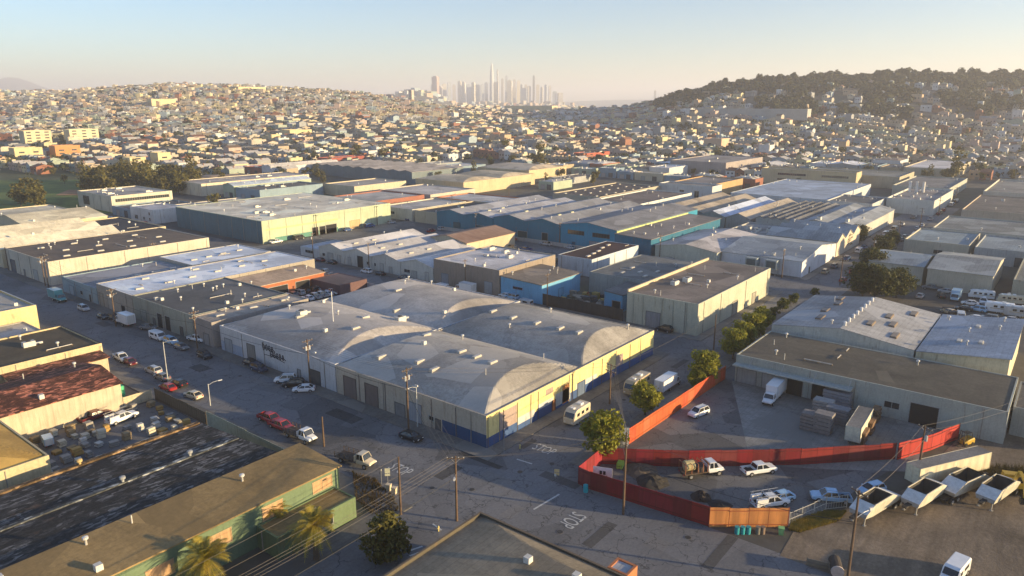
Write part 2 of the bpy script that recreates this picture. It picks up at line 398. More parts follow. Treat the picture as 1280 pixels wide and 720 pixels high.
    if not far and rt in ('flat', 'bv', 'bu') and W > 12 and z0 < 1:
        for i in range(int(W*D/500)+1):           # pipes laid along the roof
            m = MB(); ln = rnd.uniform(3, min(W, D)*.45); x, y = rnd.uniform(2, W-2-ln*.6), rnd.uniform(2, D-2-ln*.6); ax = rnd.random() < .5
            if rt != 'flat': continue
            e = (ln*.6, 0) if ax else (0, ln*.6); m.bar((0,0,.25), (e[0],e[1],.25), .16, M('plain', (.45,.43,.4)))
            for k in (0, .5, 1): m.box(e[0]*k-.12, e[1]*k-.12, -.1, e[0]*k+.12, e[1]*k+.12, .2, M('plain', (.2,.15,.1)))
            m.build('roof_pipe', root, (x, y, zr(x, y)))
        for sd, Ln in (('F', D), ('R', W)):
            fn = front(sd, W, D); k = 3.5
            while k < Ln-1:
                if all(abs(k-d[1]) > d[2]/2+.3 for d in list(doors)+list(wins) if d[0] == sd) and name != 'tower':
                    m = MB(); fbox(m, fn, k-.06, k+.06, .0, .11, 0, h-.25, M('plain', (.26,.24,.21))); m.build('downpipe', root)
                k += rnd.uniform(8, 13)
    for i in range(vents):
        x, y = rnd.uniform(1.5, W-1.5), rnd.uniform(1.5, D-1.5); zt = zr(x, y); m = MB(); k = rnd.random()
        if k < .5:
            m.tube([(0,0,-.3),(0,0,.7)], .16, M('plain', (.55,.54,.52), .4, metal=.4)); m.tube([(0,0,.7),(0,0,.8),(0,0,1.05),(0,0,1.15)], [.2,.36,.36,.12], M('plain', (.68,.67,.64), .4, metal=.3), 10)
        elif k < .8: m.tube([(0,0,-.3),(0,0,rnd.uniform(.9,1.5))], .1, M('plain', (.5,.48,.44)))
        else: m.box(-.4,-.4,-.3,.4,.4,.75,M('plain', (.6,.58,.53)))
        m.build('roof_vent', root, (x, y, zt))
    for i in range(acs):
        x, y = rnd.uniform(3, W-3), rnd.uniform(3, D-3); zt = zr(x, y); m = MB(); a, b_ = rnd.uniform(.8,1.4), rnd.uniform(.6,1.)
        m.box(-a,-b_,-.3,a,b_,1.1,M('plain', (.55,.54,.5))); m.tube([(0,0,1.1),(0,0,1.22)], b_*.7, M('plain', (.08,.08,.08)), 12)
        m.box(a,-.25,.1,a+1.5,.25,.5,M('plain', (.5,.5,.5), .4, metal=.5))
        m.build('air_conditioner', root, (x, y, zt))
    root['_h'] = h
    return root
# ============================================================= vehicles
PAINT = lambda: M('obj', (1,1,1), .32, coat=1)
GL = lambda: M('glass', (.015,.018,.022))
RUB = lambda: M('plain', (.02,.02,.02), .9)
RIM = lambda: M('plain', (.45,.45,.45), .35, metal=.6)
def wheel(root, x, y, r, w=.22, rim=True):
    m = MB(); m.tube([(0,-w/2,0),(0,-w/2+.03,0),(0,w/2-.03,0),(0,w/2,0)], [r*.9,r,r,r*.9], RUB(), 14)
    o = m.build('wheel', root, (x, y, r))
    if rim:
        m = MB(); s = 1 if y > 0 else -1
        m.tube([(0, s*(w/2-.02), 0), (0, s*(w/2+.012), 0)], [r*.62, r*.55], RIM(), 10); m.build('rim', o)
    return o
def loft(m, st, mat):
    """stations (x, zb, zt, hw, hwt): octagonal sections"""
    vs = []; fs = []
    for x, zb, zt, hw, hwt in st:
        c = min(.12, (zt-zb)*.3)
        for y, z in ((-hw*.92,zb),(-hw,zb+c),(-hw,zt-c*1.5),(-hwt,zt),(hwt,zt),(hw,zt-c*1.5),(hw,zb+c),(hw*.92,zb)): vs.append((x, y, z))
    for i in range(len(st)-1):
        for k in range(8): fs.append((i*8+k, i*8+(k+1)%8, (i+1)*8+(k+1)%8, (i+1)*8+k))
    fs.append(tuple(range(8))[::-1]); fs.append(tuple(range(len(vs)-8, len(vs))))
    fs = [tuple(reversed(f)) for f in fs]
    m.mesh(vs, fs, mat)
def cabin(m, mg, x0, x1, tx0, tx1, zb, zt, hw, hwt, paint):
    """greenhouse: glass prism with painted roof and pillars"""
    b = [(x0,-hw,zb),(x1,-hw,zb),(x1,hw,zb),(x0,hw,zb)]; t = [(tx0,-hwt,zt),(tx1,-hwt,zt),(tx1,hwt,zt),(tx0,hwt,zt)]
    for i in range(4):
        j = (i+1) % 4; mg.face([b[i], b[j], t[j], t[i]], GL())
    m.mesh([(x*.985+(tx0+tx1)/2*.015, y, z-.03) for x, y, z in t]+[(tx0+.12,-hwt+.1,zt+.05),(tx1-.12,-hwt+.1,zt+.05),(tx1-.12,hwt-.1,zt+.05),(tx0+.12,hwt-.1,zt+.05)],
           [(0,1,5,4),(1,2,6,5),(2,3,7,6),(3,0,4,7),(4,5,6,7)], paint)
    for i in range(4): m.bar(b[i], t[i], .09, paint)
    for sy in (-1, 1):
        xm = (x0+x1)/2*.5+(tx0+tx1)/2*.5; m.bar((xm, sy*hw*1.005, zb), (xm, sy*hwt*1.005, zt), .1, paint)
        m.bar(t[0] if sy < 0 else t[3], t[1] if sy < 0 else t[2], .07, paint)
    for i, j in ((0, 3), (1, 2)): m.bar(t[i], t[j], .07, paint)
def lights(root, xf, xr, y, z, z2=None):
    for s in (-1, 1):
        m = MB(); m.box(-.03,-.17,-.09,.03,.17,.09,M('plain', (.75,.75,.7), .2)); m.build('headlight', root, (xf, s*y, z))
        m = MB(); m.box(-.03,-.13,-.11,.03,.13,.11,M('plain', (.35,.02,.02), .3)); m.build('tail_light', root, (xr, s*y, z2 or z+.1))
def vroot(name): 
    o = bpy.data.objects.new(name, None); link(o); o.empty_display_size = .5; return o
def mk_sedan(suv=False, wagon=False):
    def f():
        r = vroot('car'); m = MB(); mg = MB(); p = PAINT()
        if suv:
            loft(m, [(-2.3,.45,.95,.82,.7),(-2.2,.3,1.08,.92,.8),(-.5,.25,1.1,.94,.85),(1.0,.25,1.08,.94,.82),(2.05,.28,.95,.9,.74),(2.3,.4,.75,.8,.66)], p)
            cabin(m, mg, -2.2, 1.25, -1.85, .45, 1.05, 1.68, .86, .68, p); rr = .36
            for sy in (-.6,.6): m.bar((-1.6, sy, 1.78), (.3, sy, 1.78), .05, M('plain', (.05,.05,.05)))
        else:
            loft(m, [(-2.3,.42,.85,.78,.62),(-2.15,.28,.98,.88,.72),(-1.0,.22,1.0,.9,.8),(.8,.22,.98,.9,.78),(1.95,.25,.82,.86,.66),(2.28,.38,.66,.76,.58)], p)
            cabin(m, mg, -1.9, 1.3, -1.15 if not wagon else -1.7, .35, .94, 1.43, .82, .6, p); rr = .33
        m.box(-2.2,-.8,.18,2.1,.8,.3,M('plain', (.03,.03,.03)))
        m.build('body', r); mg.build('window', r)
        for x in (-1.4, 1.42):
            for y in (-.84, .84): wheel(r, x, y, rr)
        lights(r, 2.24, -2.29, .58, .66, .82)
        for s in (-1, 1):
            q = MB(); q.box(-.1,-.09,-.07,.08,.09,.07,p); q.build('mirror', r, (.95, s*.98, 1.02))
        return r
    return f
def mk_van(rack=False):
    def f():
        r = vroot('van'); m = MB(); mg = MB(); p = PAINT()
        loft(m, [(-2.75,.45,2.0,.95,.8),(-2.65,.35,2.1,1.,.86),(.9,.3,2.12,1.,.86),(1.35,.3,1.98,1.,.84),(1.95,.3,1.2,1.,.84),(2.6,.35,1.02,.95,.78),(2.75,.45,.85,.85,.7)], p)
        mg.face([(1.44,-.8,1.93),(2.0,-.86,1.23),(2.0,.86,1.23),(1.44,.8,1.93)], GL())
        for s in (-1, 1): mg.box(.5, s*1.003-.01, 1.2, 1.3, s*1.003+.01, 1.75, GL()); mg.box(-1.8, s*1.003-.01, 1.25, -.2, s*1.003+.01, 1.75, GL())
        mg.box(-2.78,-.7,1.25,-2.74,.7,1.8,GL())
        m.box(-2.6,-.9,.2,2.5,.9,.4,M('plain', (.03,.03,.03)))
        if rack:
            for x in (-2.2,-.6,.7): m.bar((x,-.8,2.25),(x,.8,2.25),.06,RIM())
            for y in (-.75,.75): m.bar((-2.4,y,2.25),(.9,y,2.25),.06,RIM())
        m.build('body', r); mg.build('window', r)
        for x in (-1.7, 1.75):
            for y in (-.93, .93): wheel(r, x, y, .37)
        lights(r, 2.72, -2.77, .68, .85, 1.1); return r
    return f
def mk_pickup(load=None, rack=False):
    def f():
        r = vroot('pickup_truck'); m = MB(); mg = MB(); p = PAINT(); dk = M('plain', (.03,.03,.03))
        loft(m, [(-.95,.4,1.12,.96,.86),(1.35,.4,1.14,.98,.88),(2.5,.42,1.06,.96,.82),(2.85,.5,.9,.88,.76)], p)
        m.box(-2.8,-.9,.45,-.95,.9,.68,p,dk)
        m.box(-2.8,-.97,.45,-.95,-.88,1.1,p); m.box(-2.8,.88,.45,-.95,.97,1.1,p); m.box(-2.85,-.97,.5,-2.78,.97,1.1,p)
        m.box(-2.7,-.8,.3,2.6,.8,.46,dk)
        cabin(m, mg, -.95, 1.55, -.75, .75, 1.1, 1.75, .9, .72, p)
        m.build('body', r); mg.build('window', r)
        for x in (-1.85, 1.9):
            for y in (-.9, .9): wheel(r, x, y, .4, .26)
        lights(r, 2.84, -2.86, .7, .85)
        if rack:
            q = MB()
            for x in (-2.6, -1.0, .3):
                for y in (-.9,.9): q.bar((x,y,1.1 if x < -.9 else 1.75),(x,y,2.2),.06,RIM())
                q.bar((x,-.9,2.2),(x,.9,2.2),.06,RIM())
            for y in (-.9,.9): q.bar((-2.9,y,2.2),(1.8,y,2.2),.07,RIM())
            q.build('rack', r)
            q = MB(); q.box(-2.75,-.98,1.1,-1.,-.55,1.75,p); q.box(-2.75,.55,1.1,-1.,.98,1.75,p); q.build('tool_box', r)
        return r
    return f
def cab(m, mg, x0, p, hw=1.1, hood=True, zt=2.35):
    """truck cab whose back is at x0 and nose at +x"""
    if hood:
        loft(m, [(x0,.7,1.5,hw,hw-.1),(x0+1.4,.7,1.5,hw,hw-.1),(x0+1.7,.7,1.45,hw-.05,hw-.25),(x0+2.6,.75,1.25,hw-.15,hw-.4),(x0+2.75,.85,1.1,hw-.25,hw-.45)], p)
        cabin(m, mg, x0+.02, x0+1.65, x0+.1, x0+1.25, 1.47, zt, hw-.04, hw-.2, p); L = x0+2.75
    else:
        loft(m, [(x0,.6,1.45,hw,hw-.03),(x0+1.3,.6,1.45,hw,hw-.03),(x0+1.7,.65,1.35,hw-.05,hw-.12)], p)
        cabin(m, mg, x0+.02, x0+1.6, x0+.05, x0+1.25, 1.42, zt, hw-.03, hw-.15, p); L = x0+1.7
    return L
def mk_boxtruck(blen=5.2, bh=2.5, hood=True, window=False):
    def f():
        r = vroot('box_truck'); m = MB(); mg = MB(); p = PAINT(); dk = M('plain', (.03,.03,.03))
        nose = cab(m, mg, 1.2, p, 1.1, hood)
        m.build('cab', r); mg.build('windscreen', r)
        q = MB(); q.box(1.05-blen,-1.22,1.0,1.05,1.22,1.0+bh,p)
        for x in [1.05-blen, 1.0]:
            for y in (-1.22, 1.19): q.box(x,y-.01,.98,x+.06,y+.04,1.03+bh,RIM())
        for y in (-1.24,1.2): q.box(1.05-blen,y,.97,1.06,y+.04,1.08,RIM()); q.box(1.05-blen,y,.95+bh,1.06,y+.04,1.03+bh,RIM())
        q.box(1.02-blen,-1.05,1.1,1.05-blen,1.05,.85+bh,M('rib', (.6,.6,.58), f=3.))
        q.build('cargo_box', r)
        q = MB(); q.box(1.0-blen,-.5,.6,nose-.3,.5,.98,dk); q.build('chassis', r)
        for x in (-.9-(blen-5)*.6, nose-1.1):
            for y in (-.98, .98): wheel(r, x, y, .46, .3)
        lights(r, nose+.01, 1.0-blen, .8, .95, .9); return r
    return f
def mk_flatbed(kind='stake'):
    def f():
        r = vroot('flatbed_truck'); m = MB(); mg = MB(); p = PAINT(); dk = M('plain', (.03,.03,.03)); wd = M('plain', (.1,.07,.05))
        nose = cab(m, mg, 1.2, p, 1.05)
        m.build('cab', r); mg.build('windscreen', r)
        q = MB(); q.box(-3.2,-1.2,.95,1.05,1.2,1.1,wd); q.box(.95,-1.2,1.1,1.05,1.2,2.1,p)
        if kind == 'stake':
            for x in (-3.15,-2.1,-1.05,0,.9):
                for y in (-1.18,1.18): q.bar((x,y,1.1),(x,y,1.9),.08,wd)
            for y in (-1.18,1.18):
                for z in (1.3,1.6,1.9): q.bar((-3.2,y,z),(1.,y,z),.06,wd)
        q.build('truck_bed', r)
        if kind == 'load':
            q = MB(); q.tube([(-2.9,0,2.0),(-2.7,0,2.0),(-1.2,0,2.0),(-1.0,0,2.0)],[.3,.85,.85,.3],M('plain', (.45,.38,.2)),12)
            for x in (-3.1,-2.0,-.9,0,.8):
                for y in (-1.1,1.1): q.bar((x,y,1.1),(x,y,2.6),.09,M('plain', (.3,.12,.06)))
                q.bar((x,-1.1,2.6),(x,1.1,2.6),.09,M('plain', (.3,.12,.06)))
            q.box(-.8,-.9,1.1,.7,.9,1.8,M('plain', (.06,.05,.05))); q.build('equipment', r)
        q = MB(); q.box(-3.1,-.5,.55,nose-.3,.5,.95,dk); q.build('chassis', r)
        for x in (-2.0, nose-1.0):
            for y in (-.95, .95): wheel(r, x, y, .45, .3)
        lights(r, nose+.01, -3.22, .75, .95, .85); return r
    return f
def mk_rv(L=8., motor=True):
    def f():
        r = vroot('camper_van'); m = MB(); mg = MB(); p = PAINT(); tr = M('plain', (.45,.38,.28))
        h = L/2
        st = [(-h,.5,2.95,1.15,1.05),(-h+.1,.4,3.05,1.2,1.1),(h-1.2,.4,3.05,1.2,1.1)]
        st += [(h-.5,.4,2.6,1.2,1.05),(h-.05,.45,1.6,1.15,1.),(h,.5,1.2,1.1,.9)] if motor else [(h-.3,.45,2.95,1.2,1.05),(h,.8,2.4,1.15,1.)]
        loft(m, st, p)
        for s in (-1, 1): m.box(-h+.1, s*1.205-.005, 1.35, h-1.3, s*1.205+.005, 1.6, tr)
        if motor: mg.face([(h-.47,-.95,2.55),(h-.03,-1.,1.65),(h-.03,1.,1.65),(h-.47,.95,2.55)], GL())
        for s in (-1, 1):
            x = -h+.8
            while x < h-1.6: mg.box(x, s*1.205-.012, 1.75, x+.9, s*1.205+.012, 2.35, GL()); x += 1.6
        m.build('body', r); mg.build('window', r)
        q = MB(); q.box(-1.5,-.5,0,-.5,.5,.35,M('plain', WHITE)); q.build('air_conditioner', r, (0,0,3.02))
        q = MB(); q.box(1.2,-.35,0,1.9,.35,.2,M('plain', WHITE)); q.build('roof_vent', r, (0,0,3.02))
        for x in ((-h*.45, h-1.6) if motor else (-.5, .5)):
            for y in (-1., 1.): wheel(r, x, y, .42, .28)
        lights(r, h+.01, -h-.01, .8, .85); return r
    return f
def mk_trailer():
    """bottom-dump hopper trailer: long sloped tub on two rear axles"""
    r = vroot('dump_trailer'); m = MB(); ribm = M('rib', (.5,.47,.38), f=6.); dk = M('plain', (.04,.035,.03)); st = M('plain', (.35,.34,.32))
    top = [(-3.4,-1.25,3.0),(4.6,-1.25,3.0),(4.6,1.25,3.0),(-3.4,1.25,3.0)]
    rim = [(-1.2,-1.2,2.95),(2.7,-1.2,2.95),(2.7,1.2,2.95),(-1.2,1.2,2.95)]
    bot = [(-.6,-.5,.9),(1.4,-.5,.9),(1.4,.5,.9),(-.6,.5,.9)]
    T = [(-3.0,-1.25,2.1),(-1.4,-1.25,3.1),(2.8,-1.25,3.1),(5.2,-1.25,1.9),(5.0,-1.1,1.2),(2.2,-.9,.8),(-.9,-.9,.8),(-3.0,-1.1,1.4)]
    n = len(T)
    for s in (1, -1):
        pts = [(x, y*s, z) for x, y, z in T]; m.face(pts if s == 1 else pts[::-1], ribm)
    for i in range(n):
        a, b = T[i], T[(i+1) % n]
        if i == 1: continue
        m.face([a, (a[0],-a[1],a[2]), (b[0],-b[1],b[2]), b], M('plain', (.6,.6,.58)) if i in (0, 2) else st)
    m.face([(-1.3,-1.2,3.0),(-.6,-.7,1.3),(-.6,.7,1.3),(-1.3,1.2,3.0)], dk); m.face([(2.7,-1.2,3.0),(1.8,-.7,1.3),(1.8,.7,1.3),(2.7,1.2,3.0)], dk)
    for s in (-1, 1): m.face([(-1.3,s*1.2,3.0),(2.7,s*1.2,3.0),(1.8,s*.7,1.3),(-.6,s*.7,1.3)], dk)
    m.face([(-.6,-.7,1.3),(1.8,-.7,1.3),(1.8,.7,1.3),(-.6,.7,1.3)], dk)
    for s in (-1, 1): m.bar((-1.4,s*1.25,3.1),(2.8,s*1.25,3.1),.12,M('plain', (.6,.55,.42)))
    m.build('hopper', r)
    q = MB(); q.box(3.0,-.6,.6,6.2,.6,.85,dk); q.box(-4.4,-.3,1.5,-3.0,.3,1.75,dk); q.build('chassis', r)
    q = MB()
    for s in (-.8,.8): q.bar((-2.6,s,1.5),(-2.6,s,.03),.12,st); q.box(-2.8,s-.2,0,-2.4,s+.2,.05,st)
    q.build('landing_leg', r)
    for x in (4.1, 5.35):
        for y in (-1.05, 1.05): wheel(r, x, y, .5, .32)
    return r
def mk_container(L=12., h=2.7, col=(.5,.5,.48), wheels=True):
    def f():
        r = vroot('box_trailer'); m = MB(); ww = M('rib', col, f=10.); tp = M('roof', (.22,.21,.2), seam=.2)
        z = 1.0 if wheels else .1
        m.box(-L/2,-1.25,z,L/2,1.25,z+h,ww,tp)
        for x in (-L/2, L/2-.1):
            for y in (-1.27, 1.17): m.box(x-.01,y,z-.02,x+.11,y+.1,z+h+.02,M('plain', mul(col, .8)))
        for y in (-1.27,1.17):
            m.box(-L/2+.12,y,z-.05,L/2-.12,y+.1,z+.12,M('plain', mul(col, .7))); m.box(-L/2+.12,y,z+h-.1,L/2-.12,y+.1,z+h+.03,M('plain', mul(col, .9)))
        m.build('body', r)
        for s in (-1, 1):
            q = MB(); q.box(-L/2-.05, min(s*.03, s*1.1), z+.1, -L/2, max(s*.03, s*1.1), z+h-.1, M('plain', mul(col, 1.05))); q.build('door', r)
        if wheels:
            for x in (L/2-2.6, L/2-1.4):
                for y in (-1.0, 1.0): wheel(r, x, y, .5, .32)
            q = MB(); q.box(-L/2+1.5,-.9,0,-L/2+1.7,-.7,1,M('plain', (.1,.1,.1))); q.box(-L/2+1.5,.7,0,-L/2+1.7,.9,1,M('plain', (.1,.1,.1))); q.build('landing_leg', r)
        return r
    return f
VK = {'sedan': (mk_sedan(), 'car'), 'suv': (mk_sedan(True), 'car'), 'wagon': (mk_sedan(False, True), 'car'), 'van': (mk_van(), 'van'), 'vanr': (mk_van(True), 'van'),
      'pickup': (mk_pickup(), 'pickup truck'), 'workpickup': (mk_pickup(rack=True), 'pickup truck'), 'box': (mk_boxtruck(), 'box truck'), 'boxl': (mk_boxtruck(7.5, 2.7), 'box truck'),
      'boxs': (mk_boxtruck(4.2, 2.1, False), 'box truck'), 'stake': (mk_flatbed(), 'flatbed truck'), 'load': (mk_flatbed('load'), 'flatbed truck'), 'rv': (mk_rv(), 'motorhome'), 'camper': (mk_rv(6., True), 'motorhome'), 'caravan': (mk_rv(7., False), 'caravan'),
      'hopper': (mk_trailer, 'dump trailer'), 'cont': (mk_container(10.), 'trailer')}
COL = {'white': (.72,.73,.74), 'black': (.012,.012,.014), 'grey': (.16,.17,.18), 'silver': (.42,.43,.44), 'red': (.3,.018,.018), 'maroon': (.12,.012,.016), 'blue': (.03,.08,.22), 'lightblue': (.32,.5,.68),
       'tan': (.42,.34,.22), 'teal': (.1,.32,.34), 'cream': (.6,.52,.38), 'darkblue': (.015,.03,.07), 'green': (.04,.12,.06)}
def gz(x, y):
    z = terr(x, y)
    for a, b, c, d, e in GROUND:
        if a <= x <= c and b <= y <= d: z = max(z, e)
    return z
def car(kind, color, px, py, head, label, group=None, z=None, xy=None, scale=None):
    """head in degrees in world grid: 0 = away to the right (X), 90 = away to the left (Y)"""
    x, y = xy if xy else g(px, py)
    mk, cat = VK[kind]
    return place(kind, mk, label, cat, x, y, gz(x, y)+.008 if z is None else z, R_(head), group, COL[color] if isinstance(color, str) else color, scale)
# ============================================================= poles, lamps, wires, trees
WOOD = lambda: M('plain', (.13,.085,.055), .9)
POLES = []
def pole(px, py, hgt, label, arms=1, trans=0, armrot=0., lamp=False, xy=None, group='wooden utility poles along the streets'):
    x, y = xy if xy else g(px, py); z = gz(x, y)
    r = empty('utility_pole', label, 'utility pole', (x, y, z), armrot, group)
    m = MB(); m.tube([(0,0,-.3),(0,0,hgt)], [.19,.12], WOOD(), 8); m.build('pole', r)
    ins = []
    for k in range(arms):
        za = hgt-.35-k*1.3; m = MB(); m.box(-1.25,-.16,za-.06,1.25,-.05,za+.06,WOOD()); a = m.build('crossarm', r)
        for x_ in (-1.15,-.45,.45,1.15):
            q = MB(); q.tube([(x_,-.1,za+.05),(x_,-.1,za+.13),(x_,-.1,za+.2),(x_,-.1,za+.25)],[.03,.06,.06,.03],M('plain', (.5,.5,.48), .3),6); q.build('insulator', a)
            if k == 0: ins.append((x_, -.1, za+.25))
        m = MB(); m.bar((-.6,-.1,za-.05),(0,-.12,za-.7),.04,RIM()); m.bar((.6,-.1,za-.05),(0,-.12,za-.7),.04,RIM()); m.build('brace', r)
    for k in range(trans):
        s = -1 if k % 2 == 0 else 1; zt = hgt-1.9-.0*(k//2); m = MB()
        m.tube([(s*.42,0,zt-.45),(s*.42,0,zt-.4),(s*.42,0,zt+.4),(s*.42,0,zt+.5)],[.2,.25,.25,.12],M('plain', (.4,.41,.42), .4),10); m.bar((0,0,zt),(s*.3,0,zt),.08,RIM()); m.build('transformer', r)
    if lamp:
        m = MB(); m.tube([(0,0,hgt*.72),(0,-1.2,hgt*.76),(0,-2.2,hgt*.77)],.04,RIM(),6); la = m.build('lamp_arm', r)
        m = MB(); m.box(-.12,-2.7,hgt*.765,.12,-2.1,hgt*.79,M('plain', (.6,.6,.58))); m.build('lamp_head', la)
    c, s = math.cos(armrot), math.sin(armrot)
    P = [Vector((x+a*c-b*s, y+a*s+b*c, z+d)) for a, b, d in (ins or [(0,0,hgt)])]
    P.append(Vector((x, y, z+hgt*.68)))
    return P
def wire(P, Q, label='overhead power line strung from pole to pole', sag=.8, idx=None, r=.019):
    for i, (p, q) in enumerate(zip(P, Q)):
        if idx is not None and i not in idx: continue
        pts = []
        for k in range(13):
            t = k/12; v = p.lerp(q, t); v.z -= sag*4*t*(1-t); pts.append(v-p)
        m = MB(); m.tube(pts, r if i < 4 else r*2.2, M('plain', (.16,.14,.12) if i < 4 else (.05,.05,.05), .6), 4)
        o = m.build('power_line', None, p); tag(o, label, 'power line', 'overhead power lines')
def lamp_post(px, py, hgt, label, d=(1,0), xy=None, col=(.5,.5,.48), group='street lamps'):
    x, y = xy if xy else g(px, py); r = empty('street_lamp', label, 'street lamp', (x, y, gz(x, y)), 0, group)
    m = MB(); m.tube([(0,0,-.2),(0,0,hgt)],[.11,.07],M('plain', col, .5),8); m.build('pole', r)
    dx, dy = d; m = MB(); m.tube([(0,0,hgt-.3),(dx*.9,dy*.9,hgt+.1),(dx*2.,dy*2.,hgt+.2)],.04,M('plain', col, .5),6); a = m.build('arm', r)
    m = MB(); m.obox((dx*2.3,dy*2.3,hgt+.18),(dx*.38,dy*.38,0),(-dy*.14,dx*.14,0),(0,0,.07),M('plain', (.6,.6,.57), .4)); m.build('lamp_head', a)
    return r
def cards(mb, centre, rad, n, size, mat, rnd, flat=1., core=.35):
    for i in range(n):
        while True:
            d = Vector((rnd.uniform(-1,1), rnd.uniform(-1,1), rnd.uniform(-1,1)))
            if core < d.length < 1: break
        p = centre+Vector((d.x*rad, d.y*rad, d.z*rad*flat))
        a = Vector((rnd.gauss(0,1), rnd.gauss(0,1), rnd.gauss(0,.6))).normalized(); b = a.cross(d+Vector((rnd.gauss(0,.5),rnd.gauss(0,.5),rnd.gauss(0,.5))))
        if b.length < .01: continue
        b.normalize(); s = size*rnd.uniform(.6,1.3)
        mb.face([p-a*s-b*s*.5, p+b*s*.1-a*.2*s-b*s*.8, p+a*s+b*s*.5*.2, p+b*s*.8], mat)
def mk_tree(seed, hgt, spread, n, size, col, trunkh=None, flat=.85):
    def f():
        rnd = random.Random(seed); r = vroot('tree'); th = trunkh or hgt*.3; bk = M('plain', (.1,.075,.055), .95)
        m = MB(); m.tube([(0,0,-.3),(rnd.uniform(-.1,.1),0,th*.6),(rnd.uniform(-.2,.2),rnd.uniform(-.2,.2),th)],[hgt*.035,hgt*.027,hgt*.02],bk,8)
        m.build('trunk', r)
        q = MB(); lf = M('leaf', col, .7); lobes = []
        ch = hgt-th
        for i in range(n//90+5):
            a = rnd.uniform(0, 6.28); rr = spread*rnd.uniform(.15,.85); z = th+ch*rnd.uniform(.05,.85)
            k = 1-abs((z-th)/ch-.45)*.9; lobes.append((Vector((math.cos(a)*rr*k, math.sin(a)*rr*k, z)), spread*rnd.uniform(.22,.42)))
        lobes.append((Vector((0,0,th+ch*.78)), spread*.42))
        lm = MB()
        for c, rd in lobes: lm.tube([(0,0,th*.8),tuple(c*.6+Vector((0,0,th*.4))),tuple(c)],[hgt*.016,hgt*.01,.02],bk,5)
        lm.build('limb', r)
        for c, rd in lobes: cards(q, c, rd, n//len(lobes), size, lf, rnd, flat)
        q.build('crown', r); return r
    return f
def mk_palm(seed, hgt, n=64, L=4.1, col=(.24,.24,.04)):
    def f():
        rnd = random.Random(seed); r = vroot('palm_tree'); bk = M('plain', (.12,.09,.06), .95)
        m = MB(); m.tube([(0,0,-.3),(0,0,hgt*.3),(.08,0,hgt*.7),(0,0,hgt)],[.42,.33,.33,.5],bk,9); m.build('trunk', r)
        q = MB(); lf = M('leaf', col, .6)
        for i in range(n):
            a = i*2.4+rnd.uniform(-.2,.2); el = rnd.uniform(-.25,1.2); d = Vector((math.cos(a), math.sin(a), 0)); ln = L*rnd.uniform(.8,1.1); pts = []
            for k in range(9):
                t = k/8; pts.append(Vector((0,0,hgt+.1))+d*(ln*t*math.cos(el)*(1-.12*t))+Vector((0,0,ln*(t*math.sin(el)-.5*t*t))))
            side = d.cross(Vector((0,0,1)))
            for k in range(1, 9):
                p = pts[k]; dr = (pts[k]-pts[k-1]).normalized()
                for s in (-1, 1):
                    for j in range(3):
                        p2 = pts[k-1].lerp(p, (j+.5)/3); w = .62*math.sin(min(1., (k+.6)/8.6)*math.pi)**.5
                        tip = p2+side*s*w+dr*w*.55+Vector((0,0,-.22*w)); q.face([p2, p2+dr*.09, tip], lf)
                q.face([pts[k-1]-side*.03, pts[k]-side*.02, pts[k]+side*.02, pts[k-1]+side*.03], lf)
        q.build('crown', r); return r
    return f
def mk_fartree(seed, tall=False):
    def f():
        rnd = random.Random(seed); r = vroot('tree'); m = MB(); m.tube([(0,0,-.5),(0,0,3.2)],[.28,.18],M('plain', (.09,.07,.05)),5); m.build('trunk', r)
        q = MB(); lf = M('leaf', (.09,.1,.028), .8)
        for i in range(9):
            a = rnd.uniform(0,6.28); rr = rnd.uniform(0,2.2); z = rnd.uniform(2.8,7.2 if not tall else 11)
            cards(q, Vector((math.cos(a)*rr,math.sin(a)*rr,z)), rnd.uniform(1.3,2.2), 46, .55, lf, rnd, .85, .2)
        q.build('crown', r); return r
    return f
